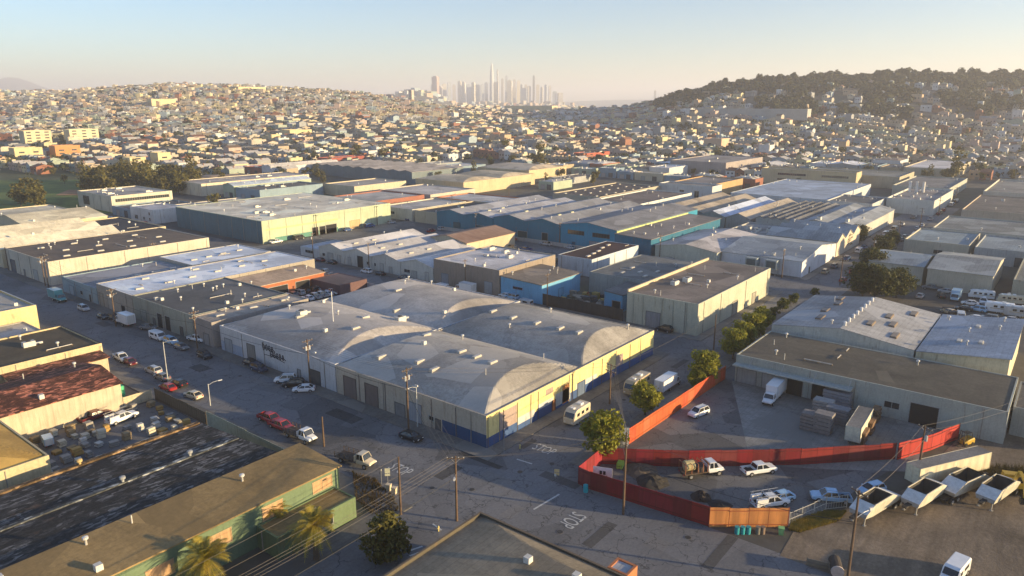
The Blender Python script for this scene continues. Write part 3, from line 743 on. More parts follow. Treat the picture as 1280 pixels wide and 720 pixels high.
# ============================================================= ground
def terrain():
    fs = [0, 60, 120, 200, 300]; f = 300
    while f < 2700: f += 25 if f < 1900 else 60; fs.append(f)
    while f < 8000: f += 250; fs.append(f)
    while f < 11000: f += 500; fs.append(f)
    while f < 14500: f += 170; fs.append(f)
    vs = [(0, 0, 0)]; fa = []; na = 0; angs = []
    a = -58.
    while a <= 58: angs.append(R_(a)); a += .55
    a += 4
    while a < 300: angs.append(R_(a)); a += 8
    na = len(angs)
    for f in fs[1:]:
        for a in angs:
            # radial grid: forward distance f for angle a
            d = f/max(math.cos(a), .5); d = min(d, 14800)
            fw, r = d*math.cos(a), d*math.sin(a)
            x = fw*FX+r*FY; y = fw*FY-r*FX; z = terr(x, y) if abs(a) < 1.05 else 0
            if fw > 3300 and 95 < r/max(fw,1)*933 < 260 and z < 8: z = -8*ss(fw, 3300, 3600)
            vs.append((x, y, z))
    for k in range(na): fa.append((0, 1+(k+1) % na, 1+k))
    for i in range(len(fs)-2):
        for k in range(na): fa.append((1+i*na+k, 1+i*na+(k+1) % na, 1+(i+1)*na+(k+1) % na, 1+(i+1)*na+k))
    m, nt, b = nodes('ground'); L = nt.links.new; b.inputs['Roughness'].default_value = .95
    v = coord(nt); n1 = noise(nt, v, .012, 6, .7); n2 = noise(nt, v, .15, 6, .7)
    c = ramp(nt, n1, [(.35, (.05,.05,.052)), (.5, (.085,.078,.068)), (.62, (.075,.08,.05)), (.75, (.12,.1,.07))])
    c = mixc(nt, .6, c, ramp(nt, n2, [(.3, g3(.25)), (.7, g3(.75))]), 'OVERLAY')
    L(c, b.inputs['Base Color'])
    mb = MB(); mb.mesh(vs, fa, m); o = mb.build('ground', kind='structure', smooth=True)
    mb = MB(); pts = []
    for fw, p in ((3350, 97), (3350, 262), (14000, 330), (14000, 60)):
        r = p/933*fw; pts.append((fw*FX+r*FY, fw*FY-r*FX, -2))
    w = M('glass', (.1,.14,.16)); mb.face(pts[::-1], w)
    if mb: mb.build('bay_water', kind='structure')
terrain()
ASP = M('asphalt', (.145,.145,.15), .9); CONC = M('roof', (.17,.16,.145), .9, seam=.25); LOT = M('asphalt', (.14,.137,.135), .92); DIRT = M('dirt', (.18,.14,.1), .97)
def sheet(name, poly, z, m):
    mb = MB(); mb.face([(x, y, z) for x, y in poly], m); return mb.build(name, kind='structure')
def slab(name, x0, y0, x1, y1, z, m, side=None):
    mb = MB(); mb.box(x0, y0, -.1, x1, y1, z, side or CONC, m, 'b'); mb.build(name, kind='structure'); GROUND.append((x0, y0, x1, y1, z))
def rect(x0, y0, x1, y1): return [(x0,y0),(x1,y0),(x1,y1),(x0,y1)]
# road surfaces along the grid
for i, (a, b_) in enumerate(((64, 88.5), (150, 168.5), (226, 248.5))): sheet('road', rect(a, -80 if i == 0 else 62, b_, 420), .008, ASP)
sheet('road', rect(-20, 52.5, 480, 74), .012, ASP); sheet('road', rect(88.5, 231, 480, 268), .016, ASP)
# pavements with kerbs
slab('pavement', 84.2, 71.2, 87.6, 306, .13, CONC); slab('pavement', 87.6, 71.2, 152, 74.1, .131, CONC); slab('pavement', 149.2, 74.1, 152, 300, .129, CONC)
slab('pavement', 165.4, 69.4, 168.3, 231, .13, CONC); slab('pavement', 168.3, 69.4, 228, 72, .131, CONC); slab('pavement', 225.5, 72, 228, 231, .129, CONC)
slab('pavement', 62.5, 74.6, 66.4, 320, .13, CONC); slab('pavement', 20, 70.8, 66.4, 74.6, .131, CONC)
slab('pavement', 92, 56.6, 222, 60.2, .13, CONC); slab('pavement', 20, 56.8, 66.8, 59.2, .13, CONC); slab('pavement', 65.3, -30, 66.8, 56.8, .129, CONC)
slab('pavement', 248, 68, 251.5, 240, .13, CONC); slab('pavement', 251.5, 68, 330, 70.8, .131, CONC); slab('pavement', 246, 54, 420, 56.8, .131, CONC)
# yards and lots
sheet('parking_lot', rect(115.3, 158.3, 149, 199.8), .02, LOT)
sheet('parking_lot', [(88,55.6),(145,55.6),(145,11.5),(96,24.5),(90,35)], .02, LOT)
sheet('yard_apron', [(110,36),(144.4,53),(144.4,14),(124,14.5),(116,26)], .028, M('roof', (.2,.2,.19), .9, seam=.3))
sheet('dirt_yard', [(88,24),(96,24.4),(118,14),(146,10),(170,5),(170,-60),(88,-60)], .024, DIRT)
sheet('yard_ground', rect(25, 113.3, 62.4, 140.6), .02, LOT)
sheet('dirt_verge', [(58.5,74.8),(62.4,74.8),(62.4,93),(61.5,93),(61.5,80),(58.5,80)], .03, M('dirt', (.16,.13,.07), .97))
sheet('parking_lot', rect(204, 8, 246, 53.8), .02, M('asphalt', (.09,.08,.07), .95))
# painted markings
PW = M('plain', (.5,.5,.48), .8)
def line(p, q, w, name='road_marking', z=.03):
    x0, y0 = g(*p); x1, y1 = g(*q); d = Vector((x1-x0, y1-y0, 0)); n = Vector((-d.y, d.x, 0)).normalized()*w/2
    mb = MB(); mb.face([(x0-n.x,y0-n.y,z),(x1-n.x,y1-n.y,z),(x1+n.x,y1+n.y,z),(x0+n.x,y0+n.y,z)], PW); o = mb.build(name, kind='structure')
line((667,637), (699,618), .3); line((646,574), (665,580), .3); line((541,655), (552,663), .25)
def text(body, loc, rot, size, mat, name, parent=None, shear=0, ext=.004, width=1.):
    cu = bpy.data.curves.new(name, 'FONT'); cu.body = body; cu.size = size; cu.extrude = ext; cu.shear = shear; cu.align_x = 'CENTER'; cu.align_y = 'CENTER'
    cu.materials.append(mat)
    t = bpy.data.objects.new(name+'_src', cu); C.objects.link(t)
    dg = bpy.context.evaluated_depsgraph_get(); me = bpy.data.meshes.new_from_object(t.evaluated_get(dg)); bpy.data.objects.remove(t)
    o = bpy.data.objects.new(name, me); link(o); o.location = loc; o.rotation_euler = rot; o.scale = (width, 1, 1)
    if parent: o.parent = parent
    return o
for px, py, rz in ((680, 562, 0), (715, 650, 180), (500, 587, 0)):
    x, y = g(px, py); o = text('STOP', (x, y, .034), (0, 0, R_(rz-90)), 2.3, PW, 'road_marking', width=.8); o.scale = (.75, 1.5, 1); o['kind'] = 'structure'
    if rz == 180: o.rotation_euler = (0, 0, R_(180))
# crosswalk bars near the palm side street
for k in range(3): line((746+0*k-1, 0+0) if 0 else (508+4*k, 690+5*k), (528+4*k, 683+5*k), .3)
rp = random.Random(6)
for k, (px, py, a, b_, c) in enumerate(((560,590,5,2.2,.07),(620,600,3,6,.15),(700,600,2,7,.08),(640,640,4,2,.16),(750,668,7,1.6,.08),(820,680,3,3,.15),(900,690,9,1.5,.08),(430,520,3,8,.08),(330,480,2,9,.15),(250,460,3,5,.08),(600,575,1.2,9,.07),(780,520,6,1.4,.16),(660,555,4,1.2,.08),(470,560,1.5,7,.15),(560,690,3,3,.07),(850,455,7,1.5,.08),(200,440,2,8,.14),(130,405,2.5,6,.08))):
    x, y = g(px, py); sheet('road_patch', rect(x-a/2, y-b_/2, x+a/2, y+b_/2), .017+.0005*k, M('asphalt', (c, c*.97, c*.95), .9))
for px, py in ((590,612),(650,590),(700,665),(540,610),(440,545),(300,470),(240,445),(780,500),(690,580),(860,672)):
    x, y = g(px, py); r = empty('manhole', 'round iron manhole cover set in the roadway', 'manhole cover', (x, y, .03), 0, 'manhole covers in the streets'); m = MB(); m.tube([(0,0,0),(0,0,.012)], .42, M('plain', (.05,.048,.045), .6), 16); m.build('cover', r); m = MB(); m.tube([(0,0,-.01),(0,0,.006)], .5, M('plain', (.16,.15,.14)), 16); m.build('frame', r)
# ============================================================= near buildings
W_ = lambda c: M('wall', c)
RB = lambda c, **k: M('rib', c, **k)
RO = lambda c, **k: M('roof', c, **k)
tan_wall = W_((.42,.37,.3))
b = bld(87.5, 74.2, 149, 114.4, 6.1, 'large tan corner warehouse with two hipped barrel roofs and a dark blue painted base', wall=tan_wall, roof=RO((.38,.355,.32), seam=.15), rt='bv', n=2, rise=3.2, hip=.6, par=.35,
    doors=[('F', 36, 3.6, 4.4, (.16,.13,.12)), ('F', 29.5, 3.6, 4.4, (.16,.13,.12)), ('F', 21.5, 2.6, 2.6, (.2,.2,.2)), ('F', 17.6, 3.6, 3.8, (.28,.3,.33)), ('F', 11.5, 1.1, 2.2, (.12,.12,.12)), ('R', 20.2, .9, 2.2, (.3,.12,.05)), ('R', 30, 2.6, 3, (.1,.14,.22))],
    wins=[('F', 13.2, 1.2, 1.6, .8)], band=[('F', .02, 10.5, 2.5, (.02,.07,.17)), ('R', .02, 61.4, 1.9, (.05,.1,.24))],
    skypat=[(42,8.5),(42,13.5),(42,20),(42,27),(43,34),(15,11),(15.5,15.5),(16,20),(7,19),(8,24),(6,33),(20,34)], vents=7, acs=0)
# painted patches on the sunny side wall
for s0, s1, z0, z1, c in ((3.5,8.5,1.9,5.4,(.35,.27,.24)), (8.6,14,1.2,2.6,(.5,.5,.5)), (15,20,1.9,3.0,(.45,.47,.5)), (20.8,26,.6,3.2,(.45,.45,.42)), (23.2,25.4,.4,4.2,(.5,.2,.06)), (28,36,1.9,3.0,(.5,.5,.48)), (44,47,1.9,4.5,(.35,.27,.24)), (17.5,20,4,5.2,(.36,.28,.24))):
    mb = MB(); fbox(mb, front('R', 61.5, 40), s0, s1, .0, .016, z0, z1, W_(c)); mb.build('painted_patch', b)
mb = MB(); fbox(mb, front('R', 61.5, 40), .02, 61.4, -.01, .008, 1.9, 6.05, W_((.7,.59,.26))); mb.build('painted_wall', b)  # yellow sunlight put into the colour of this side wall
for s in (.3, 4.6, 8.6, 15, 26.5, 38, 50): 
    mb = MB(); fbox(mb, front('R', 61.5, 40), s, s+.12, 0, .1, 0, 5.7, M('plain', (.12,.09,.07))); mb.build('downpipe', b)
for s in (7, 13, 19.5, 25.4, 33):
    mb = MB(); fbox(mb, front('F', 61.5, 40), s, s+.14, 0, .1, 0, 5.8, M('plain', (.15,.13,.12))); mb.build('downpipe', b)
b = bld(87.6, 114.8, 150, 158.1, 6.2, 'long pale blue and white warehouse with low barrel roof and cursive painted lettering', wall=W_((.5,.51,.53)), roof=RO((.46,.42,.38), seam=.12), rt='bv', n=2, rise=2.6, hip=.42, par=.35,
    doors=[('F', 30.5, 3.0, 4.0, (.22,.22,.21)), ('F', 7, 3.6, 3.2, (.1,.1,.1)), ('F', 12.5, 1, 2.1, (.3,.3,.3)), ('F', 40, 3, 3.4, (.3,.33,.36))], band=[('F', 34, 43.2, 2.6, (.3,.36,.46))],
    skypat=[(14,10),(22,16),(34,18),(44,28),(12,28)], vents=9, acs=2)
ink = M('plain', (.02,.025,.04))
def stroke(b, pts, w):
    m = MB(); P = [(-.03, y, z) for y, z in pts]
    for p, q in zip(P, P[1:]): m.bar(p, q, w, ink)
    m.build('lettering', b)
def cursive(b, y0, z0, n, s, rnd):
    # run of loopy cursive strokes reading right along the wall (towards the near corner)
    for k in range(n):
        y = y0-k*s*.95; t = [(y+math.cos(a)*s*.35*(1-.1*k), z0+math.sin(a)*s*(.5+.15*rnd.random())) for a in [x*.7+rnd.random()*.2 for x in range(0, 10)]]
        stroke(b, t+[(y-s*.9, z0-s*.35)], .13)
rn = random.Random(4); cursive(b, 25.2, 4.7, 4, 1.15, rn); stroke(b, [(25.6,5.6),(25.4,3.8)], .16); cursive(b, 22.4, 3.5, 5, 1.15, rn); stroke(b, [(22.8,4.5),(22.6,2.6)], .16); stroke(b, [(25.4,2.9),(21,3.0),(17.5,2.5)], .1)
x, y = g(417, 409, 7.0)
lam = MB(); lam.tube([(0,0,0),(0,0,9)], .09, M('plain', (.7,.7,.68)), 8); lam.build('mast', b, (x-87.6, y-114.8, 6.6))
bld(87.2, 161, 115.5, 169.6, 6.5, 'narrow flat-roofed shed with pale tan roof between the white and the grey warehouse', wall=W_((.3,.27,.25)), roof=RO((.42,.36,.3)), par=.25, vents=3, sky=2, doors=[('F',3,2.4,3,(.25,.25,.25))])
bld(87.2, 170, 115, 201.6, 6.6, 'grey-green warehouse with dark flat roof and two open loading doors', wall=W_((.27,.28,.24)), roof=RO((.13,.13,.13), seam=.15), par=.25, vents=16, doors=[('F',17,2.6,4.0,DARKDOOR),('F',12.8,2.6,4.0,DARKDOOR),('F',26,3,3.4,(.27,.28,.25)),('F',6,1.2,2.4,(.1,.1,.1)),('F',20.3,1.0,2.1,(.14,.14,.14))])
bld(87.2, 202, 148.5, 224, 6.6, 'grey-brown warehouse with bright pale blue-white roof and a row of skylights', wall=W_((.33,.3,.26)), roof=RO((.72,.77,.85), seam=.3), par=.2, coping=M('plain', (.75,.75,.75)), sky=0, skypat=[(5,6),(14,7),(22,8),(31,9),(40,10),(49,11),(12,17),(28,17),(44,17)], vents=3, doors=[('F',14,3,4,(.35,.33,.3)),('F',6,2.4,2.6,DARKDOOR),('F',19.5,2.4,4,(.3,.27,.22))])
bld(87.2, 224.4, 118.5, 249, 5.0, 'low teal-grey building with skylights beside the bright roofed warehouse', wall=W_((.25,.33,.37)), roof=RO((.3,.3,.32)), par=.25, vents=3, skypat=[(4,6),(10,7),(16,8),(22,8),(28,9)], doors=[('F',5,1.2,2.3,(.05,.06,.07)),('F',18,3,3,(.3,.36,.4))], wins=[('F',11,1.6,1.4,1.1)])
bld(119, 228, 149, 250, 6.0, 'small warehouse with bright pale blue roof beside the brown roofed hall', wall=W_((.4,.38,.34)), roof=RO((.72,.77,.85), seam=.3), par=.2, coping=M('plain', (.75,.75,.75)), skypat=[(5,8),(11,9),(17,10),(24,11)], vents=1)
bld(88, 261, 144, 299.4, 8.0, 'long cream warehouse with brown flat roof and rows of skylights', wall=W_((.52,.47,.38)), roof=RO((.15,.115,.085), seam=.2), par=.2, sky=0, skypat=[(8+11*i+(j%2)*4, 6+11*j) for i in range(4) for j in range(3)], vents=6, doors=[('F',32,4,4.4,(.13,.13,.14)),('F',12,3.4,3.6,(.4,.4,.38)),('F',22,1.2,2.3,(.2,.2,.2))])
# red and orange sheds behind the bright roofs
bld(149.3, 201, 164.2, 223, 5.0, 'orange-red open-fronted shed with tan roof', wall=W_((.35,.12,.06)), roof=RO((.36,.27,.2)), rt='slope', rise=.8, doors=[('R',5,6,3.6,DARKDOOR)], vents=1) if 0 else None
bld(116.5, 190, 143, 201.2, 4.6, 'orange-red open-fronted shed below the bright pale roof', name='shed', cat='shed', wall=W_((.38,.13,.06)), roof=RO((.4,.3,.22)), rt='slope', rise=.9, doors=[('R',9,7,3.4,DARKDOOR),('R',18,5,3.4,DARKDOOR)], vents=3)
bld(138, 176, 149, 190, 3.4, 'maroon low canopy shed at the back of the car lot', name='shed', cat='shed', wall=W_((.14,.08,.08)), roof=RO((.12,.09,.09)), par=.1)
# ---- left side of the near street
b = bld(-6, 89.9, 57, 113, 6.3, 'dark weathered corrugated warehouse roof in the lower left corner', wall=W_((.16,.17,.15)), roof=M('patch', (.05,.047,.045), .95), rt='slope', rise=-1.7, vents=0)
mb = MB(); lich = M('patch', (.13,.085,.045), .95)
for i in range(21): mb.box(i*3, 22.6, 4.5+.02*(i % 3), i*3+2.96, 23.4, 5.1+.04*(i % 2), lich)
mb.build('ridge_cap', b)
mb = MB(); mb.box(0, 10.6, 5.0, 63, 11.3, 5.85, M('patch', (.1,.105,.105), .85)); mb.build('ridge_cap', b)
for x, y in ((12,11),(27,11),(45,11),(55,11),(12,23),(27,23),(44,23)):
    m = MB(); m.tube([(0,0,-.3),(0,0,.5)],.2,M('plain',(.5,.36,.16) if y > 15 else (.35,.36,.36)),8); m.tube([(0,0,.5),(0,0,.62),(0,0,.95),(0,0,1.05)],[.25,.42,.42,.1],M('plain',(.55,.4,.18) if y > 15 else (.3,.31,.32)),10); m.build('roof_vent', b, (x, y, 5.7 if y < 15 else 4.9))
BD = (.44,.28,.15)
bld(5, 80, 60.5, 89.7, 6.1, 'long sea-green building with olive tan sloping roof and boarded windows', wall=W_((.13,.185,.11)), roof=RO((.28,.195,.085), seam=.12), rt='slope', rise=.5, vents=6,
    wins=[('R',52.5,3.4,3.7,1.7,(.4,.3,.18),BD),('R',44.2,3.2,3.4,1.9,(.4,.3,.18),BD),('R',36.5,3.0,2.9,1.9,(.4,.3,.18),BD),('R',28.6,3.4,2.6,1.8,(.4,.3,.18),BD)])
bld(46.5, 75.2, 59.5, 79.9, 3.3, 'low green annex with olive flat roof against the sea-green building', name='annex', cat='building', wall=W_((.12,.17,.09)), roof=RO((.26,.19,.08)), par=.12, wins=[('R',8,1.8,1.2,1.2)])
bld(20, 141, 56.6, 158.5, 5.4, 'cream walled shed with rusty red-brown corrugated gable roof', name='shed', cat='shed', wall=RB((.5,.43,.32), f=4.), roof=M('patch', (.13,.048,.03), .9), rt='gu', rise=1.5, vents=5, eave=.4)
bld(44, 158.8, 62, 163.1, 5.2, 'narrow rust-roofed lean-to with light shopfront beside the black roofed hall', name='shed', cat='shed', wall=W_((.5,.4,.28)), roof=M('patch', (.11,.045,.03), .9), rt='slope', rise=.4)
bld(10, 163.4, 63, 184.5, 7.2, 'flat dark olive roofed hall with black kerb and cream side wall', name='hall', cat='warehouse', wall=W_((.5,.42,.26)), roof=RO((.11,.085,.05), seam=.12), coping=M('plain', (.03,.03,.03)), par=.35, vents=9, acs=4)
bld(10, 185.4, 61, 203, 5.2, 'low pale-roofed building between the yellow and the dark olive building', name='building', cat='building', wall=W_((.4,.38,.33)), roof=RO((.4,.38,.36)), par=.2, vents=2)
bld(10, 203.5, 64.5, 227.5, 8.6, 'bright yellow-cream block with grey coping at the left edge', name='building', cat='building', wall=W_((.6,.5,.26)), roof=RO((.5,.47,.42)), coping=M('plain', (.4,.42,.45)), par=.5, acs=2, vents=2)
bld(5, 118.2, 35.8, 140, 5.8, 'small hall with golden barrel roof at the left edge', name='hall', cat='building', wall=W_((.5,.42,.26)), roof=RO((.5,.32,.09), seam=.1), rt='bu', rise=1.6, par=.35)
bld(8, 232, 60, 256, 7, 'pale flat-roofed block on the far left street corner', wall=W_((.5,.46,.36)), roof=RO((.4,.37,.33)), par=.4, vents=4)
# ---- bottom centre
b = bld(18, 12, 63.8, 55.3, 6.4, 'building with olive and grey barrel roof and black parapet at the bottom edge', name='building', cat='building', wall=W_((.1,.085,.06)), roof=RO((.27,.225,.16), seam=.3), rt='bu', rise=1.3, par=.5, coping=M('plain', (.16,.12,.08)),
    skypat=[(31,34),(38,26),(25,37)], vents=12, acs=3)
bld(63.9, 33.6, 66.3, 36.2, 6.4, 'small brick stair tower with grey roof at the bottom edge', name='tower', cat='building', wall=W_((.42,.16,.07)), roof=RO((.45,.46,.48)), par=.15)
# ---- middle block
b = bld(168.4, 71.9, 221.5, 92.4, 8.6, 'tall pale green-grey warehouse with brown-grey flat roof and yellow lit side', wall=W_((.47,.46,.36)), roof=RO((.22,.18,.15), seam=.25), par=.12, vents=8, acs=2, doors=[('F',12.5,4.0,4.2,(.27,.27,.28)),('R',25,3.4,4,(.3,.28,.24)),('R',40,3,3.4,(.3,.28,.24))])
for s in (3, 6.8, 10, 15.5, 18.4):
    mb = MB(); fbox(mb, front('F', 53, 20.5), s, s+.12, 0, .12, 0, 8.3, M('plain', (.3,.32,.28))); mb.build('downpipe', b)
mb = MB(); mb.box(0, 20.1, 8.4, 53, 20.6, 9.3, W_((.55,.47,.33))); mb.build('parapet', b)
bld(190, 93, 224, 118, 6.6, 'low grey roofed depot behind the pale green warehouse', wall=W_((.28,.3,.3)), roof=RO((.17,.17,.16), seam=.2), par=.12, vents=5, skypat=[(5,8),(5,16),(9,12),(13,8),(13,17)])
bld(176, 98, 190, 104, 5, 'sky blue open shed in the scrap courtyard', name='shed', cat='shed', wall=W_((.12,.32,.5)), roof=RO((.15,.15,.15)), rt='slope', rise=.4, doors=[('F',2,2.6,3,DARKDOOR)])
bld(168.6, 121, 189.5, 136.6, 5.9, 'sky blue low workshop with brown-grey roof beside the taupe warehouse', name='workshop', cat='workshop', wall=W_((.14,.36,.56)), roof=RO((.25,.21,.17)), rt='slope', rise=.5, vents=5, wins=[('F',9,3.6,3.3,.6,(.2,.1,.15))], doors=[('R',10,2.4,3,(.12,.3,.45))])
bld(168.4, 137, 198.6, 165, 8.2, 'taupe fronted warehouse with white flat roof and yellow lit side wall', wall=W_((.27,.225,.19)), roof=RO((.6,.57,.56), seam=.12), par=.35, coping=M('plain', (.68,.64,.5)), acs=3, vents=8, doors=[('F',4.5,3,3.8,(.33,.35,.37)),('F',23,3,3.8,(.25,.27,.3))])
bld(207.5, 128, 240.5, 142, 6.2, 'dark maroon roofed shed with pale blue end wall and white side wall', name='shed', cat='shed', wall=W_((.5,.55,.6)), roof=RO((.07,.035,.03), seam=.2), par=.1, skypat=[(4,4),(9,5),(14,6),(20,8),(26,9)])
saw = M('roof', (.56,.54,.53), .75, seam=.3)
for i, (v0, v1) in enumerate(((165.4, 181), (181.2, 196), (196.2, 211), (211.2, 226))):
    ls = ['white workshop with pale gable roof next to the taupe warehouse', 'white gabled workshop, second from the taupe warehouse', 'white gabled workshop with tall dark doorway, third from the taupe warehouse', 'white gabled workshop farthest left of its row']
    bld(168.5, v0, 197+(0, 8, 12, 14)[i], v1, 4.9, ls[i], name='workshop', cat='workshop', wall=W_((.5,.5,.46)), roof=saw, rt='gu', rise=1.9, vents=2, skypat=[(9,4),(18,4)], group='row of gabled white workshops',
        doors=[('F',(9,5,6,8)[i],(2.2,1.4,3,3)[i],(2.6,2.4,4.2,3.2)[i],(.4,.4,.38) if i != 2 else DARKDOOR),('F',(3,9.5,12,3)[i],1.6,3,(.42,.42,.4))], wins=[('F',(12.5,13,2,12)[i],(2.8,.8,1,1.4)[i],1.7,1)])
bld(204, 182, 234, 203, 6.0, 'rusty brown gable roofed shed with cream side wall behind the white workshops', name='shed', cat='shed', wall=W_((.52,.43,.3)), roof=M('tin', (.3,.2,.15), .8, col2=(.18,.1,.07), pan=.4), rt='gu', rise=2.0, n=1)
bld(168.8, 226.5, 186, 238, 3.6, 'low white flat-roofed annex with long windows at the end of the workshop row', name='annex', cat='building', wall=W_((.5,.52,.53)), roof=RO((.4,.42,.46)), par=.2, wins=[('F',6,5,1.6,1)])
# ---- big pale green hall and left side
b = bld(173, 270, 246, 341, 9.8, 'very large pale green warehouse with tan striped flat roof and dark teal end wall', wall=W_((.42,.47,.33)), roof=RO((.8,.72,.57), seam=.5), par=.15, acs=6, vents=14,
    doors=[('R',27,3.2,3.6,DARKDOOR),('R',31,3.2,3.6,DARKDOOR),('R',36,6,3.8,DARKDOOR),('R',50,6,4,(.5,.36,.2)),('R',62,4,4,(.36,.42,.3))])
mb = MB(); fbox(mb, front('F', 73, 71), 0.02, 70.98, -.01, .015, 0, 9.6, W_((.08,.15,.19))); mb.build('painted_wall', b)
mb = MB(); fbox(mb, front('R', 73, 71), 2, 40, -.01, .05, 5.4, 6.2, W_((.6,.55,.25))); fbox(mb, front('R', 73, 71), 6, 40, -.01, .03, 0, 2.0, W_((.1,.25,.2))); mb.build('painted_band', b)
bld(170, 358, 187, 382, 7, 'white stucco two-storey block beside a street left of the pale green warehouse', name='building', cat='building', wall=W_((.55,.57,.58)), roof=RO((.45,.45,.48)), par=.3, wins=[('F',4,1.2,4.2,1.3),('F',4,1.2,1.4,1.3),('F',10,1.2,1.4,1.3),('F',18,3,1.2,1.8)], vents=3)
bld(175, 414, 209, 457, 9, 'three-storey cream office block with ribbon windows near the park', name='office', cat='building', wall=W_((.56,.52,.42)), roof=RO((.4,.38,.35)), par=.5, acs=5, vents=6, wins=[('R',17,30,5.6,1.6),('R',17,30,2.2,1.2),('F',32,8,2,5)])
bld(243, 443, 326, 474, 8, 'long cream warehouse with pale roof left of centre', wall=W_((.58,.52,.4)), roof=RO((.45,.4,.36)), par=.4, acs=2, vents=5)
bld(188, 352, 232, 384, 5, 'low white block behind the pale green warehouse', name='building', cat='building', wall=W_((.55,.5,.42)), roof=RO((.5,.46,.42)), par=.3, vents=4)
# left edge roofs beyond the brown roofed hall
for (a, b_, c, d, h, l, rt, n, rc) in ((88, 303, 130, 350, 7, 'pale triple-gabled warehouse at the left edge behind the brown roofed hall', 'gu', 3, (.74,.67,.5)), (112, 352, 146, 392, 7.5, 'cream roofed hall at the left edge in front of the sports field', 'gu', 1, (.75,.66,.46)),
    (131, 306, 150, 349, 7, 'shed with nearly black flat roof behind the brown roofed hall', 'flat', 1, (.035,.035,.04)), (112, 396, 150, 430, 6, 'flat cream roofed depot nearest the sports field', 'flat', 1, (.66,.58,.42))):
    bld(a, b_, c, d, h, l, wall=W_((.55,.47,.32)), roof=RO(rc), rt=rt, n=n, rise=2.6, par=.4, vents=4)
# ---- teal works
teal = W_((.035,.17,.25))
bld(248, 142, 324, 168.5, 9.2, 'bright teal-blue factory hall with grey gable roof and high dark window strips', name='factory', cat='factory', wall=W_((.03,.24,.38)), roof=RO((.24,.24,.25), seam=.3), rt='gu', rise=1.8, vents=9, wins=[('F',7,8,5.6,1.6,(.05,.1,.1)),('F',19,8,5.6,1.6,(.05,.1,.1))], doors=[('F',10,4.6,3.6,(.3,.3,.32)),('F',20,1.2,2.3,(.03,.1,.15))])
bld(248, 168.7, 322, 205, 8.6, 'dark teal factory hall with wide pale grey gable roof in the middle of its row', name='factory', cat='factory', wall=teal, roof=RO((.3,.3,.31), seam=.3), rt='gu', rise=1.9, n=2, vents=9, skypat=[(12,9),(12,27),(22,9)], skym=M('plain', (.6,.62,.3)), doors=[('F',8,3,4.5,(.02,.03,.03)),('F',20,5,4,(.03,.06,.06)),('F',30,3.6,3.6,(.04,.1,.12))])
bld(248, 205.2, 318, 240, 8, 'teal factory hall with pale roof at the left end of its row', name='factory', cat='factory', wall=teal, roof=RO((.38,.38,.4), seam=.3), rt='gu', rise=1.7, n=2, vents=7, skypat=[(8,9),(18,9),(8,26)], skym=M('plain', (.6,.62,.3)), doors=[('F',8,5,4,(.03,.07,.08)),('F',22,4,4,(.04,.1,.12))])
b = bld(246.5, 126, 313, 141.8, 7.6, 'teal strip building with grey roof below the pale green parapet', name='factory', cat='factory', wall=W_((.02,.13,.22)), roof=RO((.22,.2,.19), seam=.2), rt='slope', rise=.6, vents=9)
mb = MB(); mb.box(1, 15.4, 7.6, 66, 15.78, 9.0, W_((.5,.55,.25))); mb.build('parapet', b)
bld(247.5, 100, 292, 124.6, 5.6, 'pale gable roofed shed beside the teal strip building', name='shed', cat='shed', wall=W_((.42,.45,.4)), roof=RO((.46,.43,.42), seam=.35), rt='gu', rise=1.7, n=1, vents=6)
bld(251, 71, 293, 99.6, 5.6, 'white warehouse with big grey gable roof and yellow lit end', wall=W_((.62,.63,.66)), roof=RO((.33,.36,.38), seam=.3), rt='gv', rise=2.6, n=1, vents=6, doors=[('R',9,1,2.2,(.1,.1,.1))])
for i, (v, l) in enumerate(((80.5, 'grey wall-mounted cooling unit nearer the street corner'), (87.5, 'grey wall-mounted cooling unit farther from the street corner'))):
    r = empty('cooling_unit', l, 'cooling unit', (247.6, v, 0)); m = MB(); m.box(0,-2,2.2,3.2,2,5.4,M('plain', (.3,.34,.34))); m.box(-.02,-1.6,2.6,0,1.6,5.0,M('plain', (.1,.12,.12))); m.build('body', r)
    m = MB()
    for x in (.2, 2.8):
        for y in (-1.7, 1.7): m.bar((x,y,0),(x,y,2.2),.15,RIM())
    m.build('frame', r)
# ---- right side: yard building etc.
b = bld(144.6, 4, 165.6, 52.5, 6.1, 'long grey-green depot with dark brown roof and loading bays facing the yard', name='depot', cat='depot', wall=W_((.36,.38,.34)), roof=RO((.115,.1,.075), seam=.12), par=.12, vents=5,
    doors=[('F',36,3.2,3.4,DARKDOOR),('F',31,3.2,3.4,DARKDOOR),('F',46,4,3.2,(.36,.37,.36)),('F',41,3.2,3.2,(.36,.37,.36)),('F',12.6,4.6,4.0,DARKDOOR)], wins=[('F',18,2.6,2,1.2)])
m = MB(); m.box(-2.2, 25, 4.15, 0, 48.4, 4.45, M('plain', (.36,.39,.37))); m.build('canopy', b)
for s in (25.5, 32, 38.5, 45): m = MB(); m.bar((0, s, 5.8), (-2.1, s, 4.4), .08, RIM()); m.build('canopy_rod', b)
bld(150, -12, 165.6, 3.6, 5.4, 'grey side wing of the depot at the right edge', name='depot', cat='depot', wall=W_((.3,.31,.29)), roof=RO((.12,.11,.1)), par=.3, vents=3)
bld(169.5, 6, 204, 22.6, 8.3, 'blue-grey single-pitch half of the wide low warehouse at the right edge', wall=W_((.55,.5,.36)), roof=RO((.34,.37,.41), seam=.25), rt='slope', rise=-1.9, vents=6, skypat=[(10,6),(10,10),(24,8)])  # blue of the slope turned from the sun is put into the roof colour
b = bld(169.5, 23, 204, 53.5, 6.4, 'wide low warehouse with blue-grey and tan twin-pitch roof and a row of white vents', wall=W_((.5,.5,.45)), roof=RO((.36,.355,.35), seam=.35), rt='gu', rise=2.0, n=1, vents=2, eave=.1)
